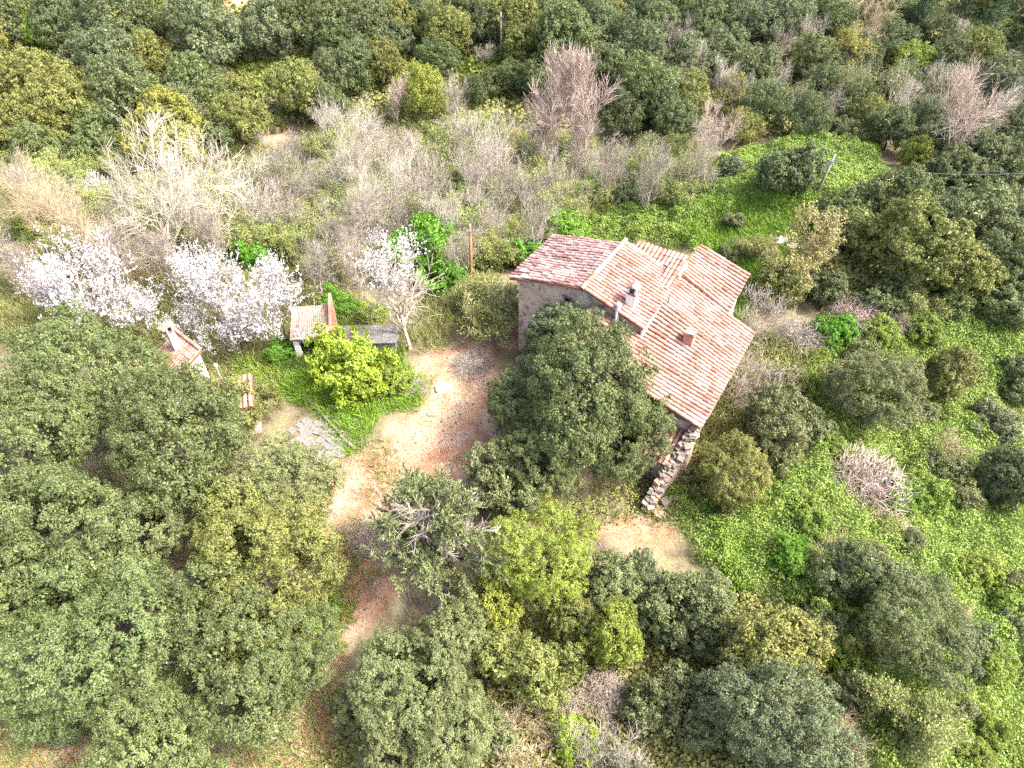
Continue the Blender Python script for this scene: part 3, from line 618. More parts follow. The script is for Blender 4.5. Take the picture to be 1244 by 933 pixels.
# ------------------------------------------------------------------ the stone farmhouse
HX, HY, HR = 0.2, 28.75, math.radians(-32)
hz0 = 0.0
house = empty('farmhouse', (HX, HY, hz0), HR, 'stone farmhouse with pale terracotta tile roofs on several levels', 'house')
HM = Matrix.Translation((HX, HY, hz0)) @ Matrix.Rotation(HR, 4, 'Z'); HI = HM.inverted()
def hhit(px, py, axis, val):
    """house coordinates where the ray of a pixel meets the plane a=val or b=val"""
    d = HI.to_3x3() @ Vector(ray(px, py)); o = HI @ Vector((0, 0, CAM_H)); t = (val - o[axis]) / d[axis]; return o + d * t
f_left = lambda a, b: 4.98 + 0.235 * a + 0.04 * math.sin(b * 1.7 + a)
f_right = lambda a, b: 5.88 - 0.30 * (a - 3.85) + 0.04 * math.sin(b * 1.3 + a * 0.7)
def f_low(a, b):
    zt = float(np.interp(b, [-2.9, 0, 2.2, 4.6], [4.12, 4.25, 4.78, 4.88])); return 3.0 + (zt - 3.0) * (11.4 - a) / 4.4 + 0.035 * math.sin(b * 1.1 + a * 0.8)
def f_up(a, b):
    t = (a - 7.0) / 2.8; s = (b - 4.6) / 3.0; return (5.0 + 0.05 * s) * (1 - t) + (3.70 + 0.55 * s) * t + 0.02 * math.sin(b * 1.9)
f_rear = lambda a, b: 5.02 + 0.22 * (b - 3.0) + 0.02 * math.sin(a * 3)
f_lean = lambda a, b: 2.05 + 0.30 * (b + 2.9)
def wallprism(name, prof, b0, b1, mat, parent, openings=()):
    m = MB(); m.prism([(a, b0, z) for a, z in prof], [(a, b1, z) for a, z in prof]); o = m.build(name, mat, parent)
    if openings: cut(o, openings)
    return o
w1 = hhit(689, 366, 1, 0.1); w2 = hhit(724, 380, 1, 0.1)
main_wall = wallprism('main_wall', [(0.12, -1.2), (6.95, -1.2), (6.95, f_right(6.95, 0.2) - 0.14), (3.85, 5.72), (0.12, f_left(0.12, 0) - 0.14)], 0.1, 4.25, M['rubble'], house,
                      [((w1.x, 0.1, w1.z), (0.42, 0.56, 0.48)), ((w2.x, 0.1, w2.z), (0.42, 0.56, 0.46)), ((1.2, 0.1, 1.0), (1.0, 0.5, 2.1))])
for w in (w1, w2):
    b = MB(); b.box((w.x, 0.37, w.z), (0.416, 0.012, 0.476)); wd = b.build('window', M['dark'], house)
    s = MB(); s.box((w.x, 0.10, w.z - 0.275), (0.56, 0.12, 0.06)); s.build('sill', M['stone'], wd)
    s = MB(); s.box((w.x, 0.34, w.z), (0.03, 0.03, 0.47)); s.box((w.x, 0.338, w.z), (0.41, 0.028, 0.03)); s.build('frame', M['wood'], wd)
    s = MB(); s.box((w.x, 0.085, w.z + 0.29), (0.62, 0.06, 0.09)); s.build('lintel', M['stone'], wd)
b = MB(); b.box((1.2, 0.33, 0.98), (0.98, 0.03, 2.1)); dr = b.build('door', M['wood'], house); b = MB(); b.box((1.55, 0.30, 1.0), (0.04, 0.03, 0.16)); b.build('handle', M['metal'], dr)
m = MB()
m.prism([(4.6, -2.6, -2), (11.05, -2.6, -2), (11.05, 0.09, -2), (4.6, 0.09, -2)], [(4.6, -2.6, f_low(4.6, -2.6) - .13), (11.05, -2.6, f_low(11.05, -2.6) - .13), (11.05, 0.09, f_low(11.05, 0) - .13), (4.6, 0.09, f_low(4.6, 0) - .13)])
lw = m.build('lower_wall', M['rubble'], house)
op = hhit(824, 503, 1, -2.6); cut(lw, [((op.x, -2.6, op.z), (1.15, 0.9, 0.55))])
b = MB(); b.box((op.x, -2.17, op.z), (1.14, 0.02, 0.54)); ow = b.build('loft_opening', M['dark'], house)
b = MB(); b.box((op.x + 0.15, -2.52, op.z), (0.07, 0.07, 0.545)); b.build('post', M['greypole'], ow)
m = MB(); m.prism([(6.96, 0.1, -2), (11.05, 0.1, -2), (11.05, 4.45, -2), (6.96, 4.45, -2)], [(6.96, 0.1, f_low(6.96, 0.1) - .13), (11.05, 0.1, f_low(11.05, 0.1) - .13), (11.05, 4.45, f_low(11.05, 4.45) - .16), (6.96, 4.45, f_low(6.96, 4.45) - .16)]); m.build('side_wall', M['rubble'], house)
m = MB(); m.prism([(7.1, 4.46, -1.5), (9.6, 4.46, -1.5), (9.6, 7.4, -1.5), (7.1, 7.4, -1.5)], [(7.1, 4.46, f_up(7.1, 4.6) - .16), (9.6, 4.46, f_up(9.6, 4.6) - .16), (9.6, 7.4, f_up(9.6, 7.4) - .16), (7.1, 7.4, f_up(7.1, 7.4) - .16)]); m.build('rear_wing_wall', M['rubble'], house)
m = MB(); m.prism([(4.0, 4.26, -1.5), (7.09, 4.26, -1.5), (7.09, 5.3, -1.5), (4.0, 5.3, -1.5)], [(4.0, 4.26, f_rear(5, 4.26) - .16), (7.09, 4.26, f_rear(5, 4.26) - .16), (7.09, 5.3, f_rear(5, 5.3) - .16), (4.0, 5.3, f_rear(5, 5.3) - .16)]); m.build('rear_wall', M['rubble'], house)
tiled('old_roof', f_left, [(-0.25, 3.85, -0.2, 4.4)], 'a', -1, M['tile_old'], house, jig=2.4)
r1 = tiled('main_roof', f_right, [(3.85, 7.15, -0.2, 4.4)], 'a', 1, M['tile'], house)
capline('ridge_tile', [(3.85, -0.3, 5.93), (3.85, 4.45, 5.93)], M['tile'], r1)
capline('verge_tile', [(3.9, -0.17, f_right(3.9, -0.2) + .05), (7.1, -0.17, f_right(7.1, -0.2) + .05)], M['tile'], r1, s=1.1)
capline('verge_tile', [(3.9, 4.36, f_right(3.9, 4.4) + .06), (6.4, 4.36, f_right(6.4, 4.4) + .06)], M['tile'], r1, s=1.15)
r2 = tiled('lower_roof', f_low, [(4.4, 7.02, -2.9, -0.02), (7.02, 11.4, -2.9, 4.6)], 'a', 1, M['tile'], house, lambda a, b: (11.4 - a) * 0.25 + (b + 2.9), 290)
capline('verge_tile', [(7.0, -2.86, f_low(7.0, -2.9) + .05), (11.3, -2.86, f_low(11.3, -2.9) + .05)], M['tile'], r2, s=1.1)
tiled('raised_roof', f_up, [(6.95, 9.85, 4.62, 7.6)], 'a', 1, M['tile'], house)
tiled('rear_roof', f_rear, [(4.2, 6.35, 4.42, 5.45), (6.35, 7.0, 3.0, 5.45)], 'b', -1, M['tile'], house, thick=0.12)
# step wall between the upper and the lower roof
b = MB(); b.prism([(7.0, -0.02, 4.1), (7.12, -0.02, 4.1), (7.12, 2.0, 4.5), (7.0, 2.0, 4.5)], [(7.0, -0.02, f_right(7, 0) - .1), (7.12, -0.02, f_right(7.1, 0) - .1), (7.12, 2.0, f_right(7.1, 2) - .1), (7.0, 2.0, f_right(7, 2) - .1)]); b.build('step_wall', M['plaster'], house)
# chimneys
def chimney(a, b_, f, w, h, mat, tent=True):
    z = f(a, b_) - 0.1; m = MB(); m.box((a, b_, z + h / 2), (w, w, h)); c = m.build('chimney', mat, house, 0.015)
    m = MB(); m.box((a, b_, z + h + 0.035), (w * 1.18, w * 1.18, 0.07)); m.build('cornice', M['tile_bed'], c, 0.01)
    top = z + h + 0.07
    if tent:
        m = MB()
        for sx in (-1, 1):
            for sy in (-1, 1): m.box((a + sx * w * 0.42, b_ + sy * w * 0.42, top + 0.11), (0.10, 0.10, 0.22))
        m.build('vent_pillars', mat, c)
        m = MB(); m.box((a, b_, top + 0.012), (w * 0.7, w * 0.7, 0.02)); m.build('flue_opening', M['dark'], c)
        for s in (-1, 1):
            m = MB(); m.box((a + s * w * 0.27, b_, top + 0.36), (w * 0.78, w * 1.15, 0.04), 0, (0, s * 0.62, 0)); m.build('cap_slab', M['tile'], c)
    else:
        for k in (-1, 0, 1):
            o = mobj('cap_tile', mk_tile('cap_tile', M['tile']), c); o.matrix_basis = Matrix.Translation((a - 0.24, b_ + k * w * 0.36, top + 0.02)) @ Matrix.Diagonal((1.1, 0.85, 0.9, 1))
    return c
chimney(6.05, 0.75, f_right, 0.46, 0.85, M['plaster'])
chimney(9.05, 1.15, f_low, 0.46, 0.72, M['brick'], False)
m = MB(); m.tube([(5.75, -0.14, 2.4), (5.75, -0.14, 5.6)], [0.10, 0.10], 10); fl = m.build('flue_pipe', M['metal'], house, 0, True); m = MB(); m.tube([(5.75, -0.14, 5.6), (5.75, -0.14, 5.66), (5.75, -0.14, 5.80)], [0.10, 0.17, 0.06], 10); m.build('cowl', M['metal'], fl, 0, True)
m = MB(); m.tube([(7.35, 2.3, 4.6), (7.35, 2.3, 5.25)], [0.025, 0.025], 6); m.build('vent_rod', M['dark'], house)
# lean-to and broken garden wall at its foot
tiled('lean_to_roof', f_lean, [(9.0, 10.95, -4.5, -2.62)], 'b', -1, M['tile'], house)
m = MB(); m.prism([(9.1, -4.3, -2), (10.85, -4.3, -2), (10.85, -2.62, -2), (9.1, -2.62, -2)], [(9.1, -4.3, 1.45), (10.85, -4.3, 1.45), (10.85, -2.62, 1.95), (9.1, -2.62, 1.95)]); m.build('lean_to_wall', M['rubble'], house)

# stones of the ruined wall that runs from the house corner: each stone its own piece
ruin = empty('ruined_wall', (HX, HY, hz0), HR, 'broken rubble wall running from the farmhouse corner down to the trees', 'wall')
def stone_mesh(name, mat, seed):
    r = random.Random(seed); b = MB(); x, y, z = 0.5, 0.5, 0.5
    P = [Vector((sx * x, sy * y, sz * z)) + Vector((r.uniform(-.12, .12), r.uniform(-.12, .12), r.uniform(-.1, .1))) for sx, sy, sz in ((-1, -1, -1), (1, -1, -1), (1, 1, -1), (-1, 1, -1), (-1, -1, 1), (1, -1, 1), (1, 1, 1), (-1, 1, 1))]
    b.prism(P[:4], P[4:]); return b.mesh(name, mat, 0.045)
SM = [stone_mesh('stone', M['stone'], k) for k in range(6)] + [stone_mesh('stone', M['brick'], 20), stone_mesh('stone', M['rubble'], 21), stone_mesh('stone', M['rubble'], 22)]
b = MB(); b.prism([(11.0, -2.62, -2.2), (11.3, -2.62, -2.2), (10.85, -6.2, -2.2), (10.5, -6.2, -2.2)], [(11.0, -2.62, 2.55), (11.3, -2.62, 2.55), (10.85, -6.2, 0.35), (10.5, -6.2, 0.35)]); b.build('wall_core', M['rubble'], ruin)
r_ = random.Random(4)
for k in range(22):
    t = k / 21.5
    for j in range(3):
        o = mobj('stone', r_.choice(SM), ruin); s = r_.uniform(0.15, 0.27)
        o.location = (11.14 - 0.47 * t + (j - 1) * 0.15, -2.75 - 3.45 * t + r_.uniform(-.05, .05), 2.56 - 2.2 * t + r_.uniform(-0.02, 0.14)); o.scale = (s, s * 1.1, s * 0.8); o.rotation_euler = (r_.uniform(-.3, .3), r_.uniform(-.3, .3), r_.uniform(0, 6))
for k in range(14):           # fallen stones on the outer face
    o = mobj('stone', r_.choice(SM), ruin); t = r_.random(); s = r_.uniform(0.18, 0.36); x = 11.45 - 0.45 * t + r_.uniform(0, .5); y = -2.8 - 3.4 * t
    g = HM @ Vector((x, y, 0)); o.location = (x, y, float(terr(g.x, g.y)) + float(bram_h(g.x, g.y)) + s * 0.3); o.scale = (s, s, s * .8); o.rotation_euler = (r_.uniform(-.3, .3), r_.uniform(-.3, .3), r_.uniform(0, 6))

# ------------------------------------------------------------------ white cottage, lower tile roof beside it
cp = at_z(237, 417, 3.9); crz = math.radians(-68)
cot = empty('cottage', (cp.x, cp.y, 0), math.radians(50), 'small white cottage with terracotta roof half hidden by oak crowns', 'cottage'); cot.scale = (0.8, 0.8, 0.88)
# local: x runs towards the right rear, y away; roof falls towards -x
fc = lambda a, b: 3.86 + 0.42 * a
m = MB(); m.prism([(-2.6, 0, -0.5), (0, 0, -0.5), (0, 2.6, -0.5), (-2.6, 2.6, -0.5)], [(-2.6, 0, fc(-2.6, 0) - .1), (0, 0, fc(0, 0) - .1), (0, 2.6, fc(0, 0) - .1), (-2.6, 2.6, fc(-2.6, 0) - .1)]); m.build('wall', M['plaster'], cot)
cr = tiled('roof', fc, [(-2.85, 0.12, -0.18, 2.7)], 'a', -1, M['tile'], cot)
capline('ridge_tile', [(0.1, -0.2, 3.97), (0.1, 2.7, 3.97)], M['tile'], cr)
m = MB(); m.box((-0.6, 1.55, 4.15), (0.42, 0.42, 1.5)); cc = m.build('chimney', M['plaster'], cot, 0.02)
m = MB(); m.box((-0.6, 1.55, 4.93), (0.52, 0.52, 0.06)); m.build('cornice', M['tile_bed'], cc)
m = MB()
for sx in (-1, 1):
    for sy in (-1, 1): m.box((-0.6 + sx * .17, 1.55 + sy * .17, 5.06), (0.09, 0.09, 0.2))
m.build('vent_pillars', M['plaster'], cc); m = MB(); m.box((-0.6, 1.55, 4.975), (0.34, 0.34, 0.03)); m.build('flue_opening', M['dark'], cc)
for s in (-1, 1):
    for k in (-1, 0, 1):
        o = mobj('cap_tile', mk_tile('cap_tile', M['tile']), cc); o.matrix_basis = Matrix.Translation((-0.6, 1.55 + k * 0.19, 5.30)) @ Matrix.Rotation(0 if s > 0 else math.pi, 4, 'Z') @ Matrix.Rotation(0.42, 4, 'Y') @ Matrix.Diagonal((0.9, 1, 1, 1))
p = at_z(278, 478, 2.4)
an = empty('outbuilding', (p.x, p.y, 0), math.radians(12), 'orange tiled outbuilding showing through gaps in the oak leaves', 'outbuilding')
fa = lambda a, b: 2.4 + 0.30 * b
m = MB(); m.prism([(-.95, -.7, -.5), (.95, -.7, -.5), (.95, .7, -.5), (-.95, .7, -.5)], [(-.95, -.7, 2.08), (.95, -.7, 2.08), (.95, .7, 2.50), (-.95, .7, 2.50)]); m.build('wall', M['rubble'], an)
tiled('roof', fa, [(-1.1, 1.1, -0.85, 0.85)], 'b', -1, M['tile'], an, jig=2)
p = at_z(262, 444, 3.4); z0 = float(terr(p.x, p.y))
lp = empty('vent_post', (p.x, p.y, z0), 0, 'thin white post with a round cap beside the orange tiled outbuilding', 'post')
m = MB(); m.tube([(0, 0, -0.1), (0, 0, 3.3 - z0)], [0.022, 0.02], 8); m.build('pole', M['metal'], lp)
m = MB(); m.tube([(0, 0, 3.28 - z0), (0, 0, 3.34 - z0), (0, 0, 3.45 - z0), (0, 0, 3.52 - z0)], [0.03, 0.09, 0.09, 0.03], 10); m.build('cap', M['metal'], lp, 0, True)

# ------------------------------------------------------------------ shed and water tank behind the lime shrub
p, _ = gp(384, 432); sh = empty('shed', (p.x, p.y, p.z), math.radians(6), 'ruined shed with weathered brown sheet roof and upright brick gable', 'shed'); sh.scale = (0.85, 0.85, 0.85)
for q in ((-1.0, 0.1), (-1.0, 1.75), (0.8, 1.75)): m = MB(); m.box((q[0], q[1], 0.5), (0.35, 0.35, 1.9 if q[1] < 1 else 2.4)); m.build('pier', M['plaster'], sh, 0.02)
m = MB(); m.box((0, 2.0, 0.9), (2.2, 0.18, 2.6)); m.box((1.05, 1.0, 0.75), (0.16, 2.0, 2.3)); m.build('wall', M['rubble'], sh)
for k in range(5):           # roof sheets, each corrugated
    mb = MB(); nx = 9; x0 = -1.25 + k * 0.47; V = []; F = []
    dz = random.uniform(-.02, .02)
    for j, (y, z) in enumerate(((-0.15, 1.62), (2.2, 2.35))):
        for i in range(nx): V.append((x0 + 0.5 * i / (nx - 1), y + dz * 3, z + 0.03 * math.cos(i * math.pi) + dz + k % 2 * 0.012))
    for i in range(nx - 1): F.append((i, i + 1, nx + i + 1, nx + i))
    V2 = [(a, b_, c - 0.02) for a, b_, c in V]; n_ = len(V); F2 = [tuple(n_ + q for q in reversed(f)) for f in F]
    mb.add(V + V2, F + F2 + [(0, nx, n_ + nx, n_), (nx - 1, n_ + nx - 1, n_ + 2 * nx - 1, 2 * nx - 1)]); mb.build('roof_sheet', M['rusty'], sh)
m = MB(); m.prism([(1.14, -0.1, 0), (1.32, -0.1, 0), (1.32, 2.3, 0), (1.14, 2.3, 0)], [(1.14, -0.1, 1.75), (1.32, -0.1, 1.75), (1.32, 2.3, 3.15), (1.14, 2.3, 3.15)]); m.build('gable', M['brick'], sh)
m = MB(); m.box((0, -0.06, 1.50), (2.6, 0.14, 0.16)); m.build('eave_beam', M['concrete'], sh)
p, _ = gp(440, 440); tk = empty('water_tank', (p.x, p.y, p.z), math.radians(2), 'low grey concrete tank with flat slab behind the lime green shrub', 'tank'); tk.scale = (0.9, 0.8, 0.62)
m = MB(); m.box((-1.5, 1.6, 0.5), (0.2, 1.6, 1.6)); m.box((1.9, 1.6, 0.5), (0.2, 1.6, 1.6)); m.box((0.2, 2.3, 0.5), (3.2, 0.2, 1.6)); m.box((1.2, 0.85, 0.5), (1.2, 0.2, 1.6)); m.build('wall', M['concrete'], tk)
for k in range(4): m = MB(); m.box((-1.2 + k * 0.95, 1.6, 1.37 + 0.01 * (k % 2)), (0.93, 1.9, 0.12), random.uniform(-.01, .01)); m.build('slab', M['concrete'], tk, 0.015)

# ------------------------------------------------------------------ terrace slabs, kerb, loose things
PV = [stone_mesh('paving_stone', M['concrete'], 40 + k) for k in range(4)]
p, _ = gp(395, 530); ter = empty('stone_terrace', (p.x, p.y, p.z), math.radians(-38), 'pale broken stone paving beside the oak clump', 'paving')
for i in range(9):
    for j in range(7):
        if r_.random() < (0.45 if (i in (0, 8) or j in (0, 6)) else 0.14): continue
        o = mobj('paving_stone', r_.choice(PV), ter); s_ = r_.uniform(0.36, 0.50); x = (i - 4) * 0.38; y = (j - 3) * 0.38
        g = ter.location + Euler((0, 0, math.radians(-38))).to_matrix() @ Vector((x, y, 0)); o.location = (x + r_.uniform(-.07, .07), y + r_.uniform(-.07, .07), float(terr(g.x, g.y)) - p.z + r_.uniform(-.025, .012)); o.scale = (s_, s_ * r_.uniform(.8, 1.1), 0.14); o.rotation_euler = (r_.uniform(-.03, .03), r_.uniform(-.03, .03), r_.uniform(-.3, .3))
k0, _ = gp(352, 462); k1, _ = gp(432, 548); ke = empty('garden_kerb', (k0.x, k0.y, k0.z), math.atan2(k1.y - k0.y, k1.x - k0.x), 'thin pale stone kerb between the grass slope and the paving', 'kerb')
Lk = (k1 - k0).length
for k in range(int(Lk / 0.6)):
    t = (k + .5) / int(Lk / 0.6); g = k0.lerp(k1, t); m_ = SM[k % 6]; o = mobj('kerb_stone', m_, ke); o.location = (t * Lk, r_.uniform(-.03, .03), float(terr(g.x, g.y)) - k0.z + 0.06); o.scale = (0.58, 0.16, 0.22); o.rotation_euler = (0, 0, r_.uniform(-.06, .06))
p, _ = gp(538, 472); o = mobj('boulder', stone_mesh('boulder', M['plaster'], 77)); o.location = (p.x, p.y, p.z + 0.05); o.scale = (0.75, 0.45, 0.22); o.rotation_euler = (0.05, 0.1, 0.5); tag(o, 'flat white stone lying on the sandy clearing', 'stone')
for q, (px, py, mt, lb) in enumerate(((950, 293, 'sheet', 'crumpled pale blue plastic sheet under the tan leaved tree'), (964, 300, 'plaster', 'crumpled white sack under the tan leaved tree'))):
    p, _ = gp(px, py, 0.1); r = np.random.default_rng(q); n = 7; V = [((i / (n - 1) - .5) * .7, (j / (n - 1) - .5) * .6, 0.12 + r.random() * .22 - 0.12 * (i in (0, n - 1) or j in (0, n - 1))) for j in range(n) for i in range(n)]
    mb = MB(); mb.add(V, [(j * n + i, j * n + i + 1, (j + 1) * n + i + 1, (j + 1) * n + i) for j in range(n - 1) for i in range(n - 1)]); o = mb.build('plastic_sheet' if q == 0 else 'sack', M[mt]); o.location = (p.x, p.y, p.z - 0.05); tag(o, lb, 'sheet' if q == 0 else 'sack')

# ------------------------------------------------------------------ poles and wires
def pole(px, py, h, label, mat='greypole', lean=(0, 0), cross=True, name='utility_pole', r=0.10):
    p, _ = gp(px, py); e = empty(name, (p.x, p.y, p.z), 0, label, 'pole'); e.rotation_euler = (lean[1], lean[0], 0)
    m = MB(); m.tube([(0, 0, -0.4), (0, 0, h * 0.5), (0, 0, h)], [r * 1.15, r, r * 0.8], 8); m.build('shaft', M[mat], e, 0, True)
    m = MB(); m.tube([(0, 0, h), (0, 0, h + 0.05)], [r * 0.86, r * 0.5], 8); m.build('cap', M['greypole'], e)
    if cross:
        m = MB(); m.box((0, -r - 0.03, h - 0.35), (0.5, 0.07, 0.07)); c = m.build('bracket', M['wire'], e)
        for s in (-1, 1): m = MB(); m.tube([(s * 0.2, -r - 0.03, h - 0.32), (s * 0.2, -r - 0.03, h - 0.2)], [0.035, 0.025], 6); m.build('insulator', M['greypole'], c)
    bpy.context.view_layer.update(); return e, e.matrix_world @ Vector((0, -r - 0.03, h - 0.2))
def wire(a, b, sag, label):
    pts = [a.lerp(b, t / 24) - Vector((0, 0, sag * 4 * (t / 24) * (1 - t / 24))) for t in range(25)]; m = MB(); m.tube(pts, [0.008] * 25, 4); tag(m.build('wire', M['wire']), label, 'wire')
e1, t1 = pole(573, 358, 4.9, 'reddish brown wooden pole behind the sandy clearing', 'wood', (0.02, 0), name='wooden_pole')
e2, t2 = pole(988, 245, 3.2, 'leaning grey utility pole on the bramble mound', lean=(0.10, 0))
e3, t3 = pole(1222, 258, 3.3, 'pale utility pole holding a wire above the olive oaks', lean=(0.12, 0))
e4, t4 = pole(609, 74, 4.2, 'slim grey pole standing at the grassy forest clearing')
wire(t2, t3, 0.5, 'thin grey wire strung from the mound pole to the pale pole')
g4, _ = gp(1330, 250, 4); wire(t3, g4, 0.3, 'thin grey wire running on beyond the pale pole')
hw = HM @ Vector((0.6, 4.0, 5.0)); wire(t1, hw, 0.4, 'thin grey wire from the wooden pole to the farmhouse')

# ------------------------------------------------------------------ trees and shrubs
def many(kind, rows, label, cat='tree', group=None, **k):
    for row in rows:
        q = dict(k)
        if len(row) > 3: q.update(row[3])
        place(kind, row[0], row[1], row[2], label, cat, group, **q)
O = 'holm_oak'
# --- near clump on the left
place('oak_near', 108, 466, 86, 'large holm oak beside the white cottage, its crown under the blossom', name=O, mat='oak_green')
place('oak_near', 222, 544, 94, 'large holm oak leaning over the orange tiled outbuilding', name=O, mat='oak_green')
place('oak_near', 320, 705, 86, 'large holm oak bulging towards the narrow part of the dirt path', name=O, mat='oak_olive')
place('oak_near', 345, 800, 64, 'holm oak at the path bend below the weeds', name=O, mat='oak_green')
place('oak_mid', 95, 862, 40, 'holm oak at the edge of the bare soil patch behind the oak clump', name=O, mat='oak_blue')
place('oak_mid', 290, 494, 38, 'small holm oak in front of the orange tiled outbuilding', name=O, mat='oak_olive')
place('shrub', 300, 476, 20, 'small grey oak sapling growing up against the orange tiles', 'bush', name='bush', mat='oak_grey')
place('oak_mid', 222, 468, 30, 'small dark oak between the white cottage and the orange tiles', name=O, mat='oak_green')
many('oak_near', [(16, 556, 90), (66, 655, 98), (250, 805, 98), (118, 775, 98), (14, 740, 76), (190, 910, 84)],
     'large grey green holm oak inside the dense clump on the cottage side of the path', 'tree', 'holm oaks inside the dense clump', name=O, mat='oak_green')
place('oak_near', 160, 650, 66, 'holm oak above a small dark soil gap in the clump', name=O, mat='oak_grey')
place('oak_near', 345, 590, 66, 'grey green holm oak overhanging the pale stone paving', name=O, mat='oak_grey')
place('oak_mid', 300, 640, 58, 'olive holm oak at the path edge of the clump', name=O, mat='oak_olive')
# --- around the house
place('oak_near', 688, 430, 58, 'blue grey holm oak against the farmhouse gable wall', name=O, mat='oak_blue')
place('oak_near', 708, 488, 92, 'big mid green holm oak filling the corner of the farmhouse', name=O, mat='oak_green', var=1)
place('oak_near', 756, 530, 54, 'mid green holm oak below the lower roof of the farmhouse', name=O, mat='oak_green', var=2)
place('oak_near', 650, 498, 54, 'mid green holm oak between the farmhouse gable and the yard', name=O, mat='oak_green', var=0)
place('oak_near', 650, 566, 58, 'mid green holm oak above the bright yellow green oak', name=O, mat='oak_green', var=3)
place('oak_mid', 606, 588, 50, 'grey holm oak between the pine and the sandy clearing', name=O, mat='oak_grey')
place('pine', 528, 648, 92, 'straggly pine with bare grey dead branches beside the dirt path', name='pine_tree')
place('oak_near', 658, 672, 62, 'bright yellow green oak next to the straggly pine', name='oak_tree', mat='oak_yellow', sz=1.12)
place('oak_mid', 600, 735, 40, 'small yellow green oak under the bright yellow green oak', name='oak_tree', mat='oak_yellow')
place('oak_mid', 745, 775, 40, 'tall narrow yellow green oak among the grey oaks', name='oak_tree', mat='oak_yellow', sz=1.2)
place('oak_mid', 738, 702, 38, 'slim grey green oak behind the narrow yellow green oak', name=O, mat='oak_grey')
place('oak_mid', 640, 815, 50, 'rounded olive oak beside the dry pinkish bush', name='oak_tree', mat='oak_olive')
many('oak_near', [(500, 835, 66), (448, 862, 42), (545, 895, 60), (555, 775, 48), (470, 918, 46)], 'grey green holm oak in the group below the pine on the farmhouse side', 'tree', 'holm oaks below the pine', name=O, mat='oak_grey')
place('oak_mid', 702, 760, 34, 'little olive oak between two yellow green oaks', name='oak_tree', mat='oak_olive')
place('shrub', 800, 850, 46, 'grey green leafy bush at the edge of the tall brambles', 'bush', name='bush', mat='oak_grey')
place('oak_mid', 838, 738, 52, 'smooth grey leaved olive bush below the broken wall', 'bush', name='bush', mat='oak_grey')
place('oak_mid', 780, 705, 34, 'grey holm oak at the bare soil patch', name=O, mat='oak_blue')
place('oak_near', 897, 580, 46, 'olive brown holm oak at the foot of the farmhouse wall', name=O, mat='oak_olive')
place('oak_mid', 945, 512, 46, 'grey olive bush between the farmhouse and the brambles', 'bush', name='bush', mat='oak_grey')
place('thicket', 915, 460, 44, 'grey leafless bush against the long eaves wall of the farmhouse', 'bush', name='bush', sz=1.1)
place('thicket', 930, 385, 42, 'grey twiggy bush behind the rear wing of the farmhouse', 'bush', name='bush')
place('deadball', 978, 408, 30, 'whitish dry twig bush beside the pinkish brush', 'bush', name='bush', bmat='twig_grey')
place('shrub', 955, 352, 32, 'olive bush below the tan leaved tree', 'bush', name='bush', mat='oak_olive')
place('shrub', 1000, 350, 26, 'dark green bush in the shade of the tan leaved tree', 'bush', name='bush', mat='oak_dark')
place('sparse', 990, 298, 54, 'tan and yellow leaved tree with a visible grey trunk', name='deciduous_tree', mat='tanleaf')
place('thicket', 640, 895, 44, 'tan leafless bush below the rounded olive oak', 'bush', name='bush', bmat='twig_tan')
place('deadball', 735, 842, 30, 'dry pinkish twig bush in front of the narrow yellow green oak', 'bush', name='bush', bmat='twig_pink')
place('deadball', 695, 858, 24, 'small dry pinkish bush touching the larger dry one', 'bush', name='bush', bmat='twig_pink')
place('thicket', 735, 910, 48, 'pale grey leafless bush at the foot of the yellow green oak', 'bush', name='bush')
place('shrub', 700, 900, 28, 'lime green shrub among pale leafless bushes', 'bush', name='bush', mat='lime')
place('oak_mid', 935, 795, 66, 'yellowish olive oak at the foot of the bramble slope', name='oak_tree', mat='oak_olive', var=1)
place('oak_near', 950, 890, 84, 'pale blue grey holm oak with a tan dry flank', name=O, mat='oak_blue')
place('thicket', 1025, 895, 34, 'tan dry bush beside the pale blue grey oak', 'bush', name='bush', bmat='twig_tan')
place('oak_mid', 1042, 712, 42, 'dark brownish green holm oak under the dry twig ball', name=O, mat='oak_dark')
place('oak_mid', 1048, 778, 28, 'small round olive green oak between two larger oaks', name='oak_tree', mat='oak_olive')
place('shrub', 1042, 836, 26, 'small grey feathery bush below the round olive green oak', 'bush', name='bush', mat='oak_grey')
place('oak_near', 1112, 775, 58, 'big grey green holm oak standing alone in the brambles', name=O, mat='oak_grey')
place('shrub', 1172, 795, 30, 'dull grey bush touching the lone grey green oak', 'bush', name='bush', mat='oak_blue')
place('budding', 1108, 872, 46, 'tan twiggy bush coming into leaf on the bramble slope', 'bush', name='bush', bmat='twig_tan')
place('dome', 960, 682, 26, 'bright green leafy shrub in the brambles below the farmhouse', 'bush', name='bush', mat='bright')
place('shrub', 1225, 760, 18, 'little dark shrub sunk in the lime brambles', 'bush', name='bush', mat='oak_dark')
place('oak_near', 1062, 492, 56, 'broad rounded grey green oak in the middle of the brambles', name=O, mat='oak_grey', var=3)
place('oak_mid', 1150, 468, 36, 'brownish olive oak beside the broad rounded oak', name='oak_tree', mat='oak_olive')
place('shrub', 1205, 522, 30, 'dark blue green round bush in the brambles', 'bush', name='bush', mat='oak_blue')
place('oak_mid', 1222, 590, 40, 'dark holm oak below the dark round bush', name=O, mat='oak_dark')
place('shrub', 1236, 462, 24, 'deep green bush uphill of the dark round bush', 'bush', name='bush', mat='oak_dark')
place('deadball', 1048, 588, 50, 'large pale ball of dry twigs on the bramble slope', 'bush', name='bush', bmat='twig_pink')
place('deadball', 1072, 648, 26, 'small tan tuft of dry twigs below the large pale twig ball', 'bush', name='bush', bmat='twig_tan')
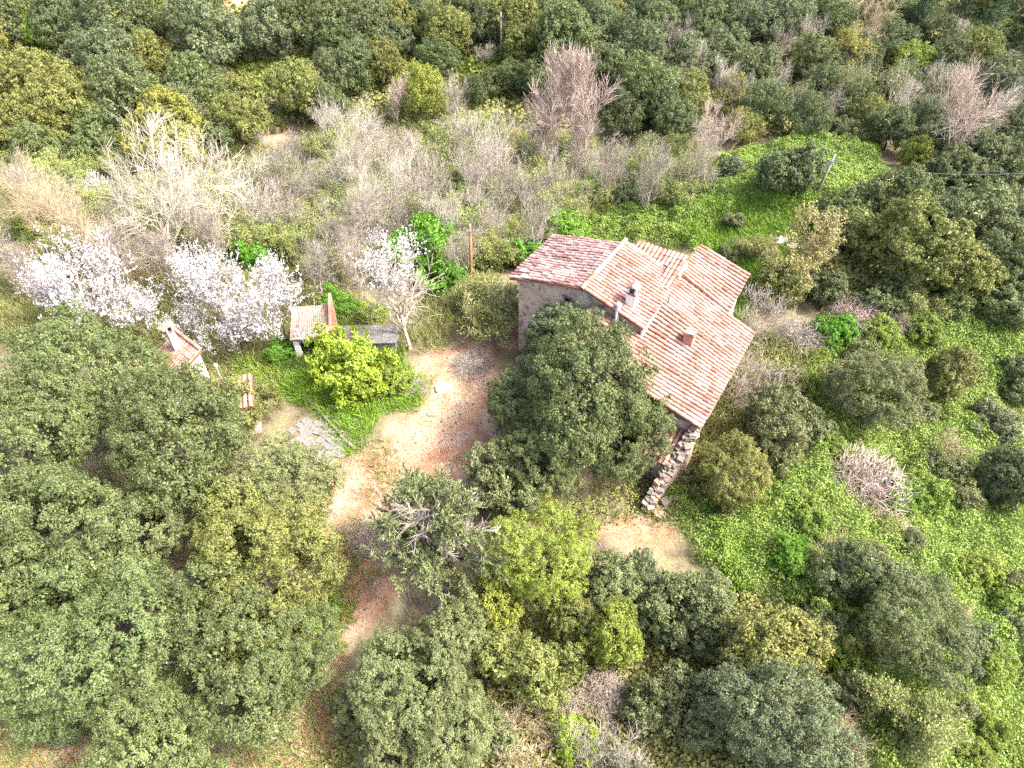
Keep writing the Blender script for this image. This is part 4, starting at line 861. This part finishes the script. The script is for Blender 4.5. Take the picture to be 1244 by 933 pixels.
place('dome', 1090, 612, 24, 'green creeper bush grown into the large pale twig ball', 'bush', name='bush', mat='bright')
place('deadball', 1036, 386, 30, 'pinkish dry brush on the bank above the brambles', 'bush', name='bush', bmat='twig_pink')
place('deadball', 1090, 392, 20, 'smaller pinkish dry brush on the same bank', 'bush', name='bush', bmat='twig_pink')
place('dome', 1012, 405, 26, 'bright green bush at the foot of the pinkish brush', 'bush', name='bush', mat='bright')
place('dome', 1065, 412, 24, 'yellow green creeper between the pinkish brushes', 'bush', name='bush', mat='bramble')
# --- right, behind the brambles
place('oak_mid', 1098, 300, 54, 'large olive green holm oak behind the feathery conifer', name=O, mat='oak_olive', var=0)
place('conifer', 1048, 292, 26, 'feathery light green conifer next to the tan leaved tree', name='conifer_tree', mat='oak_yellow')
place('oak_mid', 1085, 240, 36, 'mid green oak on the shoulder of the bramble mound', name='oak_tree', mat='oak_green')
place('deadball', 1089, 262, 12, 'small reddish dry bush between the oaks', 'bush', name='bush', bmat='twig_pink')
place('oak_mid', 1190, 272, 42, 'silvery grey green holm oak below the overhead wire', name=O, mat='oak_grey')
place('oak_mid', 1150, 262, 30, 'dark blue holm oak touching the silvery oak', name=O, mat='oak_blue')
place('oak_mid', 1165, 340, 40, 'olive holm oak where the brambles meet the wood', name=O, mat='oak_olive')
place('oak_mid', 1225, 335, 36, 'dark olive holm oak above the small soil bank', name=O, mat='oak_dark')
place('budding', 1120, 372, 28, 'twiggy yellow green bush under the olive oaks', 'bush', name='bush')
place('shrub', 957, 218, 33, 'dense dark round bush standing alone on the bramble mound', 'bush', name='bush', mat='oak_dark')
place('shrub', 891, 210, 17, 'small round blue green bush near the dense dark bush', 'bush', name='bush', mat='oak_blue')
place('shrub', 1021, 164, 18, 'small dark bush on the crest of the bramble mound', 'bush', name='bush', mat='oak_dark')
place('oak_mid', 1082, 160, 26, 'compact dark oak behind the bramble mound', name=O, mat='oak_dark')
place('oak_mid', 1112, 192, 20, 'small yellowish oak behind the bramble mound', name='oak_tree', mat='oak_yellow')
place('oak_mid', 1152, 208, 28, 'round grey oak beneath the overhead wire', name=O, mat='oak_grey')
many('oak_mid', [(1138, 172, 24), (1198, 196, 34), (1236, 200, 28), (1180, 160, 26), (1225, 150, 26), (1238, 280, 30)], 'dark holm oak in the wood behind the bramble mound', 'tree', 'oaks behind the bramble mound', name=O, mat='oak_dark')
place('shrub', 893, 268, 12, 'grey dry shrub in the bright grass', 'bush', name='bush', mat='oak_grey')
place('shrub', 885, 310, 12, 'grey green shrub at the roof end of the bright grass', 'bush', name='bush', mat='oak_grey')
place('budding', 920, 300, 20, 'pale green tuft in the bright grass by the farmhouse', 'bush', name='bush')
# --- garden in the centre and left
many('blossom', [(95, 348, 56, dict(var=0)), (165, 365, 48, dict(var=1)), (60, 350, 34, dict(var=2)), (265, 345, 46, dict(var=2)), (318, 352, 52, dict(var=0)), (225, 390, 34, dict(var=1)), (290, 395, 38, dict(var=1)), (235, 330, 30, dict(var=0))],
     'fruit tree covered in white blossom behind the white cottage', 'tree', 'white blossoming fruit trees', name='fruit_tree')
place('deadball', 572, 440, 24, 'grey heap of cut branches at the top of the clearing', 'brush pile', name='brush_pile', bmat='twig_grey', sz=0.45)
place('deadball', 500, 468, 18, 'low brown heap of dry brush at the grassy rim of the clearing', 'brush pile', name='brush_pile', bmat='twig_pink', sz=0.35)
place('deadball', 448, 655, 26, 'pinkish dry brush lying across the dirt path', 'brush pile', name='brush_pile', bmat='twig_pink', sz=0.4)
place('deadball', 425, 640, 15, 'small brown dry brush on the clump side of the path', 'brush pile', name='brush_pile', bmat='twig_tan', sz=0.5)
place('dome', 480, 462, 20, 'leafy green hedge shrub between the garden slope and the clearing', 'bush', name='bush', mat='bramble')
place('dome', 452, 470, 18, 'low green shrub under the lime yellow shrub', 'bush', name='bush', mat='oak_yellow')
place('half_blossom', 488, 345, 52, 'half bare fruit tree with white blossom only at its top', name='fruit_tree')
place('blossom', 718, 193, 10, 'tiny white blossoming tree in the valley thicket', name='fruit_tree', sz=1.5)
place('blossom', 112, 222, 18, 'thin white blossoming tree at the edge of the dark wood', name='fruit_tree')
place('blossom', 455, 292, 14, 'slender white blossoming tree behind the green dome bush', name='fruit_tree', sz=1.3)
place('shrub', 430, 442, 46, 'lime yellow shrub in front of the concrete tank', 'bush', name='bush', mat='lime', var=0)
place('shrub', 452, 388, 20, 'small lime yellow shoot above the lime shrub', 'bush', name='bush', mat='lime', var=1)
place('dome', 512, 310, 46, 'large bright green dome shaped bush behind the fruit tree', 'bush', name='bush', mat='bright')
place('dome', 540, 335, 26, 'bright green creeper at the foot of the dome bush', 'bush', name='bush', mat='bright')
place('dome', 567, 254, 26, 'tall bright green bush in the valley thicket', 'bush', name='bush', mat='bright', sz=1.2)
place('dome', 723, 231, 21, 'round bright green bush beside a dark bush in the valley', 'bush', name='bush', mat='bright')
place('shrub', 757, 242, 18, 'dark green bush beside the round bright green bush', 'bush', name='bush', mat='oak_dark')
place('dome', 685, 281, 32, 'bright green bush along the back of the old roof', 'bush', name='bush', mat='bright')
place('dome', 638, 310, 26, 'bright green bush at the eaves corner of the old roof', 'bush', name='bush', mat='bright')
place('dome', 305, 310, 22, 'bright green bush behind the blossoming trees', 'bush', name='bush', mat='bright')
place('dome', 345, 425, 20, 'green bush under the last blossoming tree by the shed', 'bush', name='bush', mat='bright')
place('dome', 410, 372, 24, 'deep green bush behind the brick gable of the shed', 'bush', name='bush', mat='bright')
place('budding', 605, 372, 44, 'yellow twiggy bush beside the corner of the farmhouse gable', 'bush', name='bush', bmat='twig_tan', mat='bud')
place('budding', 580, 355, 28, 'yellow green twiggy bush at the foot of the wooden pole', 'bush', name='bush', bmat='twig_olive')
place('shrub', 505, 590, 16, 'small reddish green sapling at the edge of the clearing', 'bush', name='bush', mat='oak_dark')
place('shrub', 40, 290, 18, 'ivy green climbing column behind the blossoming trees', 'bush', name='ivy', mat='bramble', sz=2.0)
place('shrub', 375, 262, 26, 'soft olive green bush in the valley thicket', 'bush', name='bush', mat='oak_olive')
place('shrub', 415, 208, 22, 'mid green bush among pale leafless trees', 'bush', name='bush', mat='oak_olive')
# --- leafless trees of the valley
place('bare', 205, 228, 80, 'great pale leafless tree spreading many stems in front of a yellow crown', name='leafless_tree', var=3, bmat='twig_white')
place('oak_far', 200, 166, 46, 'golden yellow crown behind the great pale leafless tree', name='deciduous_tree', mat='gold')
place('bare', 290, 232, 46, 'pale leafless tree with open spreading branches beside the great one', name='leafless_tree', var=1, bmat='twig_white')
place('bare_tall', 655, 128, 38, 'tall pinkish leafless tree of the pair, nearer the yellow olive tree', name='leafless_tree', var=0, sz=1.1, bmat='twig_pink')
place('bare_tall', 718, 130, 38, 'tall pinkish leafless tree of the pair, nearer the bramble mound', name='leafless_tree', var=1, sz=1.1, bmat='twig_pink')
place('budding_tree', 1075, 95, 50, 'tall budding tree with pale bare trunk behind the bramble mound', name='deciduous_tree', sz=1.15)
place('bare', 1185, 122, 48, 'wide pinkish leafless tree beside the tall budding tree', name='leafless_tree', bmat='twig_pink', var=0)
place('oak_far', 1112, 72, 22, 'fresh light green tree behind the tall budding tree', name='deciduous_tree', mat='bramble')
place('sparse', 1028, 52, 28, 'yellow leaved tree in the dark wood', name='deciduous_tree', mat='gold')
place('oak_far', 513, 115, 28, 'yellow olive tree with pale branches before the far wood', name='deciduous_tree', mat='oak_yellow', sz=1.2)
place('bare', 868, 155, 28, 'pinkish leafless tree at the foot of the far wood', name='leafless_tree', bmat='twig_pink', var=1)
place('budding_tree', 965, 112, 34, 'yellowish budding tree amid the dark oaks', name='deciduous_tree')
place('bare', 1065, 22, 26, 'brownish leafless tree beside the dark conifer', name='leafless_tree', bmat='twig_tan', var=2)
place('bare', 1162, 38, 18, 'small grey leafless tree between the dark conifers', name='leafless_tree', var=0)
place('bare', 555, 115, 18, 'thin whitish leafless tree by the yellow olive tree', name='leafless_tree', var=2, sz=1.3)
place('bare', 478, 112, 18, 'thin brown leafless tree by the yellow olive tree', name='leafless_tree', bmat='twig_pink', var=0, sz=1.3)
place('thicket', 262, 98, 24, 'tan leafless bush on the flank of the far oak wood', 'bush', name='bush', bmat='twig_tan')
place('bare', 895, 108, 22, 'whitish leafless tree standing in the far oak wood', name='leafless_tree', var=1)
place('bare', 952, 50, 16, 'grey leafless tree high in the far oak wood', name='leafless_tree', var=2)
place('bare', 822, 48, 18, 'pale leafless tree below the bright far pine', name='leafless_tree', var=2)
place('thicket', 340, 55, 18, 'yellowish twiggy bush in the far oak wood', 'bush', name='bush', bmat='twig_olive')
place('oak_far', 50, 38, 16, 'slim yellow green tree in the far oak wood', name='deciduous_tree', mat='lime', sz=1.5)
place('pine_far', 778, 14, 26, 'bright green pine at the top of the far wood', name='pine_tree', mat='conifer')
many('conifer', [(1118, 22, 24), (1205, 30, 30), (1238, 60, 24), (1175, 8, 20)], 'dark green conifer in the corner of the far wood', 'tree', 'conifers of the far wood', name='conifer_tree')
many('bare', [(600, 185, 40, dict(bmat='twig_white')), (430, 165, 32, dict(bmat='twig_white')), (490, 215, 36, dict(bmat='twig_white')), (430, 245, 34), (545, 262, 30, dict(bmat='twig_white')), (395, 205, 26, dict(bmat='twig_white')), (480, 262, 30), (615, 205, 26), (25, 240, 42, dict(bmat='twig_tan')), (85, 262, 40, dict(bmat='twig_tan')), (335, 250, 30), (700, 178, 26), (10, 300, 34), (60, 225, 34), (135, 250, 32), (250, 270, 32), (370, 225, 30), (410, 280, 34), (455, 235, 32, dict(bmat='twig_white')), (520, 225, 30), (575, 205, 30), (640, 225, 30), (680, 215, 28), (745, 205, 28), (600, 265, 30), (655, 255, 26), (345, 195, 28), (440, 195, 28), (505, 190, 26), (790, 215, 26), (850, 190, 24), (560, 300, 28), (380, 310, 32), (430, 315, 28), (120, 300, 36), (190, 300, 30), (470, 165, 26), (560, 165, 26)],
     'leafless tree in the valley thicket', 'tree', 'leafless trees of the valley', name='leafless_tree', sz=1.2)
many('budding_tree', [(650, 185, 34), (800, 195, 32), (835, 215, 26), (540, 175, 28), (320, 212, 30), (455, 205, 28), (150, 285, 34), (770, 185, 26), (380, 180, 24), (690, 240, 26), (520, 250, 26), (610, 235, 28), (400, 240, 28), (40, 215, 32), (230, 250, 28), (725, 205, 24), (640, 280, 26), (350, 280, 28), (585, 230, 24)],
     'yellow green budding tree in the valley thicket', 'tree', 'budding trees of the valley', name='deciduous_tree', sz=1.2)
# --- far oak wood
far = [(r[0], r[1], r[2] * 0.92, *r[3:]) for r in [(20, 22, 34), (82, 18, 38), (142, 32, 44), (195, 18, 30), (331, 30, 38), (385, 22, 38), (292, 48, 24), (150, 113, 42), (222, 105, 42), (215, 150, 40), (292, 144, 32), (78, 142, 44), (18, 155, 42), (55, 182, 38), (120, 165, 32), (255, 165, 28),
       (360, 112, 36), (400, 128, 28), (405, 92, 26), (445, 25, 34), (482, 20, 30), (540, 38, 34), (585, 28, 28), (625, 22, 36), (640, 55, 28), (684, 52, 44), (735, 30, 36), (770, 62, 36), (800, 30, 30), (430, 80, 32), (467, 76, 28), (530, 72, 26),
       (410, 55, 26), (785, 105, 40), (760, 138, 28), (575, 112, 16, dict(sz=1.3)), (600, 100, 16, dict(sz=1.3)), (622, 92, 20, dict(sz=1.2)), (740, 85, 34), (850, 30, 32), (845, 75, 34), (885, 20, 30), (880, 62, 30), (925, 28, 28), (918, 85, 32), (930, 130, 28),
       (965, 20, 28), (985, 70, 28), (1000, 110, 28), (985, 145, 26), (835, 120, 32), (905, 155, 22), (820, 150, 26), (1015, 20, 24), (1040, 120, 24), (1085, 45, 26), (1150, 70, 26), (1135, 115, 26), (1215, 95, 30), (650, 95, 26), (700, 100, 26),
       (510, 20, 28), (670, 15, 30), (715, 5, 30), (930, 0, 28), (1075, 0, 24), (345, -8, 30), (420, -5, 32), (250, -8, 32), (110, -10, 34), (40, -8, 34), (560, -6, 30), (620, -8, 28), (1140, 40, 22), (1005, 85, 22), (1060, 140, 22), (885, 115, 24), (800, 130, 26), (1244, 115, 28), (-20, 90, 38), (-30, 40, 38), (-30, 150, 40), (1270, 30, 30), (1275, 90, 32), (480, 50, 24), (100, 70, 30), (175, 70, 30), (1160, 100, 26), (1095, 95, 24), (1190, 60, 26), (1130, 140, 24), (1170, 135, 24), (1045, 70, 24), (1120, 8, 24), (1200, -8, 26), (1244, 10, 26), (990, -6, 24), (855, -8, 26), (790, -8, 26)]]
kinds = [('oak_dark', 'dark green holm oak in the dense wood on the far hillside', 'dark oaks of the far hillside'), ('oak_green', 'mid green holm oak in the dense wood on the far hillside', 'mid green oaks of the far hillside'),
         ('oak_blue', 'bluish grey holm oak in the dense wood on the far hillside', 'bluish oaks of the far hillside'), ('oak_olive', 'olive green oak in the dense wood on the far hillside', 'olive oaks of the far hillside')]
for r in far:
    kd = random.choices(kinds, (0.36, 0.26, 0.16, 0.22))[0]; many('oak_far', [r], kd[1], 'tree', kd[2], name=O, mat=kd[0], sz=1.1)
many('bare', [(828, 32, 18), (905, 22, 16), (848, 72, 18), (835, 105, 20), (880, 92, 18), (1008, 122, 20), (940, 88, 18), (1100, 118, 20), (1140, 95, 20), (420, 140, 18), (395, 150, 18), (760, 110, 18), (590, 60, 12), (1215, 130, 22), (985, 35, 16), (720, 70, 14)], 'pale leafless tree scattered in the far oak wood', 'tree', 'leafless trees in the far wood', name='leafless_tree', bmat='twig_white')
many('budding_tree', [(865, 60, 20), (925, 110, 20), (1045, 90, 22), (990, 92, 20), (1120, 130, 22), (815, 85, 18), (455, 50, 16), (310, 60, 16)], 'yellowish budding tree scattered in the far oak wood', 'tree', 'budding trees in the far wood', name='deciduous_tree')
place('oak_far', 250, 44, 42, 'blue grey holm oak beside the soil bank in the far wood', name=O, mat='oak_blue')
place('oak_far', 135, 74, 38, 'silver grey holm oak in the far wood', name=O, mat='oak_blue')
place('oak_far', 48, 98, 46, 'broad yellow olive oak in the far wood', name='oak_tree', mat='oak_olive')
place('oak_far', 690, 50, 40, 'lighter rounded oak above the pink leafless pair', name=O, mat='oak_green')

# --- thicket of small shrubs that fills the valley floor
def fill(kind, poly, n, rpx, label, group, sep=0.9, **k):
    P = np.array(poly, float); got = []; x0, y0 = P.min(0); x1, y1 = P.max(0); tries = 0
    while len(got) < n and tries < n * 30:
        tries += 1; x = random.uniform(x0, x1); y = random.uniform(y0, y1)
        if not inpoly(P, np.array([x]), np.array([y]))[0]: continue
        r = random.uniform(*rpx) * min(1.1, 0.6 + 0.4 * y / 300)
        if any((x - a) ** 2 + ((y - b) * 1.5) ** 2 < (sep * 0.5 * (r + c)) ** 2 for a, b, c in got): continue
        got.append((x, y, r)); place(kind, x, y, r, label, 'bush', group, name='bush', **k)
VAL = [(0, 200), (110, 190), (300, 180), (400, 165), (470, 140), (560, 140), (640, 165), (740, 165), (850, 180), (880, 200), (800, 240), (730, 265), (640, 290), (600, 330), (540, 320), (460, 300), (420, 340), (380, 330), (330, 300), (200, 305), (0, 330)]
fill('thicket', VAL, 22, (20, 34), 'grey leafless shrub in the valley thicket', 'leafless shrubs of the valley')
fill('budding', VAL, 64, (22, 36), 'olive green budding shrub in the valley thicket', 'budding shrubs of the valley')
fill('thicket', [(0, 215), (130, 195), (200, 260), (200, 320), (0, 345)], 12, (22, 34), 'tan leafless shrub in the thicket behind the blossoming trees', 'tan shrubs', bmat='twig_tan')
fill('dome', VAL, 16, (10, 20), 'fresh yellow green shrub among the leafless trees of the valley', 'fresh green shrubs of the valley', 2.0, mat='bramble')
fill('shrub', VAL, 26, (10, 22), 'low olive shrub under the leafless trees of the valley', 'olive shrubs of the valley', mat='oak_olive')

UND = [(620, 700), (700, 690), (780, 720), (870, 700), (1000, 760), (1060, 860), (1060, 960), (400, 960), (420, 880), (480, 790), (560, 720)]
fill('shrub', UND, 16, (22, 32), 'low grey green shrub between the oaks below the farmhouse', 'low shrubs below the farmhouse', 0.7, mat='oak_grey')
fill('shrub', [(860, 540), (900, 480), (985, 430), (970, 560), (900, 640), (840, 640)], 7, (18, 26), 'low olive shrub along the eaves wall of the farmhouse', 'shrubs along the farmhouse wall', 0.7, mat='oak_olive')
fill('shrub', [(1000, 250), (1244, 150), (1244, 400), (1120, 380), (1000, 380)], 14, (22, 32), 'dull green shrub under the oaks above the brambles', 'shrubs above the brambles', 0.7, mat='oak_green')
SLOPE = [(970, 560), (1000, 420), (1110, 405), (1244, 350), (1244, 933), (1060, 933), (1040, 850), (990, 740), (900, 700)]
fill('shrub', SLOPE, 16, (14, 26), 'small grey green shrub poking out of the bramble slope', 'small shrubs of the bramble slope', 1.6, mat='oak_grey')
fill('dome', SLOPE, 18, (16, 30), 'yellow green bramble hummock on the slope', 'bramble hummocks', 1.3, mat='bramble')
fill('thicket', SLOPE, 8, (14, 22), 'small dry tan bush on the bramble slope', 'dry bushes of the bramble slope', 1.8, bmat='twig_tan')
fill('shrub', [(0, 0), (1244, 0), (1244, 150), (900, 170), (700, 150), (400, 140), (250, 180), (0, 200)], 12, (20, 30), 'green understorey shrub beneath the far hillside wood', 'understorey of the far wood', 0.6, mat='oak_olive')
# ------------------------------------------------------------------ bramble cover, grass and weeds: uncountable
def scatter(polys, n, soft=0.5, weight=None):
    P = []
    for poly in polys:
        a = 0.5 * abs((poly[:, 0] * np.roll(poly[:, 1], 1) - poly[:, 1] * np.roll(poly[:, 0], 1)).sum()); P.append(a)
    tot = sum(P); out = []
    for poly, a in zip(polys, P):
        k = int(n * a / tot); lo = poly.min(0) - 0.5; hi = poly.max(0) + 0.5; box = (hi - lo).prod(); q = rng.random((int(k * box / a * 1.25) + 50, 2)) * (hi - lo) + lo
        keep = mask(poly, q[:, 0], q[:, 1], soft=soft) > rng.random(len(q)); out.append(q[keep][:k])
    return np.vstack(out)
def leafcover(name, polys, n, size, mat, label, cat, hfun, depth=0.35, seed=1):
    q = scatter(polys, n); d = np.hypot(q[:, 0], q[:, 1]); e = 0.15; x, y = q[:, 0], q[:, 1]
    hf = lambda a, b: terr(a, b) + hfun(a, b); h = hf(x, y); N = norm(np.stack([-(hf(x + e, y) - h) / e, -(hf(x, y + e) - h) / e, np.ones(len(x))], 1))
    c = vnoise(x / 0.35, y / 0.35, 77); P = np.stack([x, y, h + 0.10 + 0.25 * c - depth * rng.random(len(x)) ** 2], 1)
    V, Q = leaves(P, N, size * (0.8 + 0.4 * np.clip(d / 50, 0, 1)), 0.75, 0.8)
    T = np.repeat(np.stack([rng.random(len(x)), 0.5 * c + 0.5 * fbm(x / 3, y / 3, 5)], 1), 4, 0)
    tag(mobj(name, npmesh(name, V, Q, M[mat], T)), label, cat, kind='stuff')
leafcover('bramble_cover', BRAM, 330000, 0.092, 'bramble', 'yellow green bramble thicket smothering the slope and mound', 'brambles', bram_h)
def blades(name, polys, n, hgt, w, mat, label, cat):
    q = scatter(polys, n); x, y = q[:, 0], q[:, 1]; k = len(x); z = terr(x, y) + bram_h(x, y) * 0.8; a = rng.random(k) * 6.283; h = hgt * (0.5 + rng.random(k)) * (0.5 + vnoise(x / .6, y / .6, 8)); le = rng.normal(size=(k, 2)) * 0.55
    s = np.stack([np.cos(a) * w, np.sin(a) * w, 0 * a], 1); B = np.stack([x, y, z], 1); Mi = B + np.stack([le[:, 0] * h * .4, le[:, 1] * h * .4, h * .65], 1); Tp = B + np.stack([le[:, 0] * h, le[:, 1] * h, h], 1)
    V = np.stack([B - s, B + s, Tp + s * .3, Tp - s * .3], 1).reshape(-1, 3); tag(mobj(name, npmesh(name, V, np.arange(4 * k).reshape(-1, 4), M[mat], np.repeat(np.stack([rng.random(k), fbm(x / 1.5, y / 1.5, 6)], 1), 4, 0))), label, cat, kind='stuff')
leafcover('ivy_cover', [gpoly(UND)], 30000, 0.17, 'oak_olive', 'dull green ivy and seedlings covering the soil between the oaks', 'ground cover', lambda a, b: 0.25 * fbm(a / .8, b / .8, 31))
leafcover('forest_undergrowth', [gpoly([(-40, 5), (1290, 5), (1290, 150), (900, 172), (700, 155), (400, 145), (250, 185), (-40, 205)])], 45000, 0.34, 'oak_olive', 'dull green undergrowth on the floor of the far wood', 'undergrowth', lambda a, b: 0.5 * fbm(a / 2, b / 2, 33))
leafcover('slope_undergrowth', [gpoly([(1000, 262), (1244, 150), (1280, 330), (1150, 360), (1100, 385), (1010, 380), (960, 340)])], 22000, 0.22, 'oak_olive', 'olive undergrowth beneath the oaks above the brambles', 'undergrowth', lambda a, b: 0.4 * fbm(a / 1.2, b / 1.2, 35))
blades('grass', LAWN, 60000, 0.32, 0.02, 'grass', 'bright green grass on the garden slope and clearings', 'grass')
VALW = gpoly(VAL)
blades('undergrowth', [VALW], 50000, 0.7, 0.024, 'weed', 'olive undergrowth of the valley floor', 'undergrowth')
def litter():
    polys = [CLEAR, PATH1, PATH2, PATH3, SOIL4]; q = scatter(polys, 5000); x, y = q[:, 0], q[:, 1]; P = np.stack([x, y, terr(x, y) + 0.015], 1); V, Q = leaves(P, np.tile([0, 0, 1.0], (len(x), 1)), 0.075, 0.35, 0.7)
    tag(mobj('leaf_litter', npmesh('leaf_litter', V, Q, M['dryleaf'], np.repeat(rng.random((len(x), 2)), 4, 0))), 'dry leaves and crumbs strewn over the soil', 'litter', kind='stuff')
litter()
def pebbles():
    q = scatter([CLEAR, PATH1, PATH2, PATH3, SOIL4], 1500); mb = MB()
    for x, y in q:
        d = 0.02 + 0.07 * random.random() ** 3; z = float(terr(x, y)); a = random.random() * 6.3; P = [(x + d * math.cos(a + k * 1.571) * random.uniform(.7, 1.3), y + d * math.sin(a + k * 1.571) * random.uniform(.7, 1.3), z - 0.01) for k in range(4)]; T = [(x + (p[0] - x) * .6, y + (p[1] - y) * .6, z + d * .6) for p in P]; mb.prism(P, T)
    tag(mb.build('pebbles', M['concrete']), 'small stones scattered over the bare soil', 'stones', kind='stuff')
pebbles()
GARD = gpoly([(-20, 330), (200, 320), (340, 325), (420, 350), (470, 400), (520, 330), (600, 325), (575, 400), (520, 425), (480, 420), (330, 470), (240, 470), (100, 420), (-20, 420)])
blades('garden_weeds', [GARD, gpoly([(860, 400), (925, 410), (985, 400), (985, 450), (900, 600), (830, 610), (850, 520)])], 34000, 0.42, 0.024, 'weed', 'olive weeds and grass round the garden trees and the farmhouse', 'weeds')
leafcover('garden_undergrowth', [gpoly([(860, 400), (925, 410), (985, 400), (985, 450), (900, 600), (830, 610), (850, 520)]), gpoly([(610, 620), (700, 600), (790, 590), (800, 625), (720, 640), (690, 690), (640, 640)])], 16000, 0.12, 'oak_olive', 'low ivy under the oaks round the farmhouse', 'ground cover', lambda a, b: 0.25 * fbm(a / .8, b / .8, 31))
blades('path_weeds', [gpoly([(398, 640), (450, 640), (460, 690), (420, 740), (395, 730)]), gpoly([(440, 520), (470, 540), (480, 590), (450, 600)]), gpoly([(780, 610), (830, 600), (830, 640), (800, 640)]), PATH3, PATH2], 9000, 0.22, 0.018, 'weed', 'weedy tufts along the dirt path', 'weeds')
tr_ = sum(len(m.polygons) for m in bpy.data.meshes) * 2
print('TRIS', tr_, 'OBJ', len(bpy.data.objects))
print([t for t in TREES if t[1] > 6.5 or t[1] < 0.5])
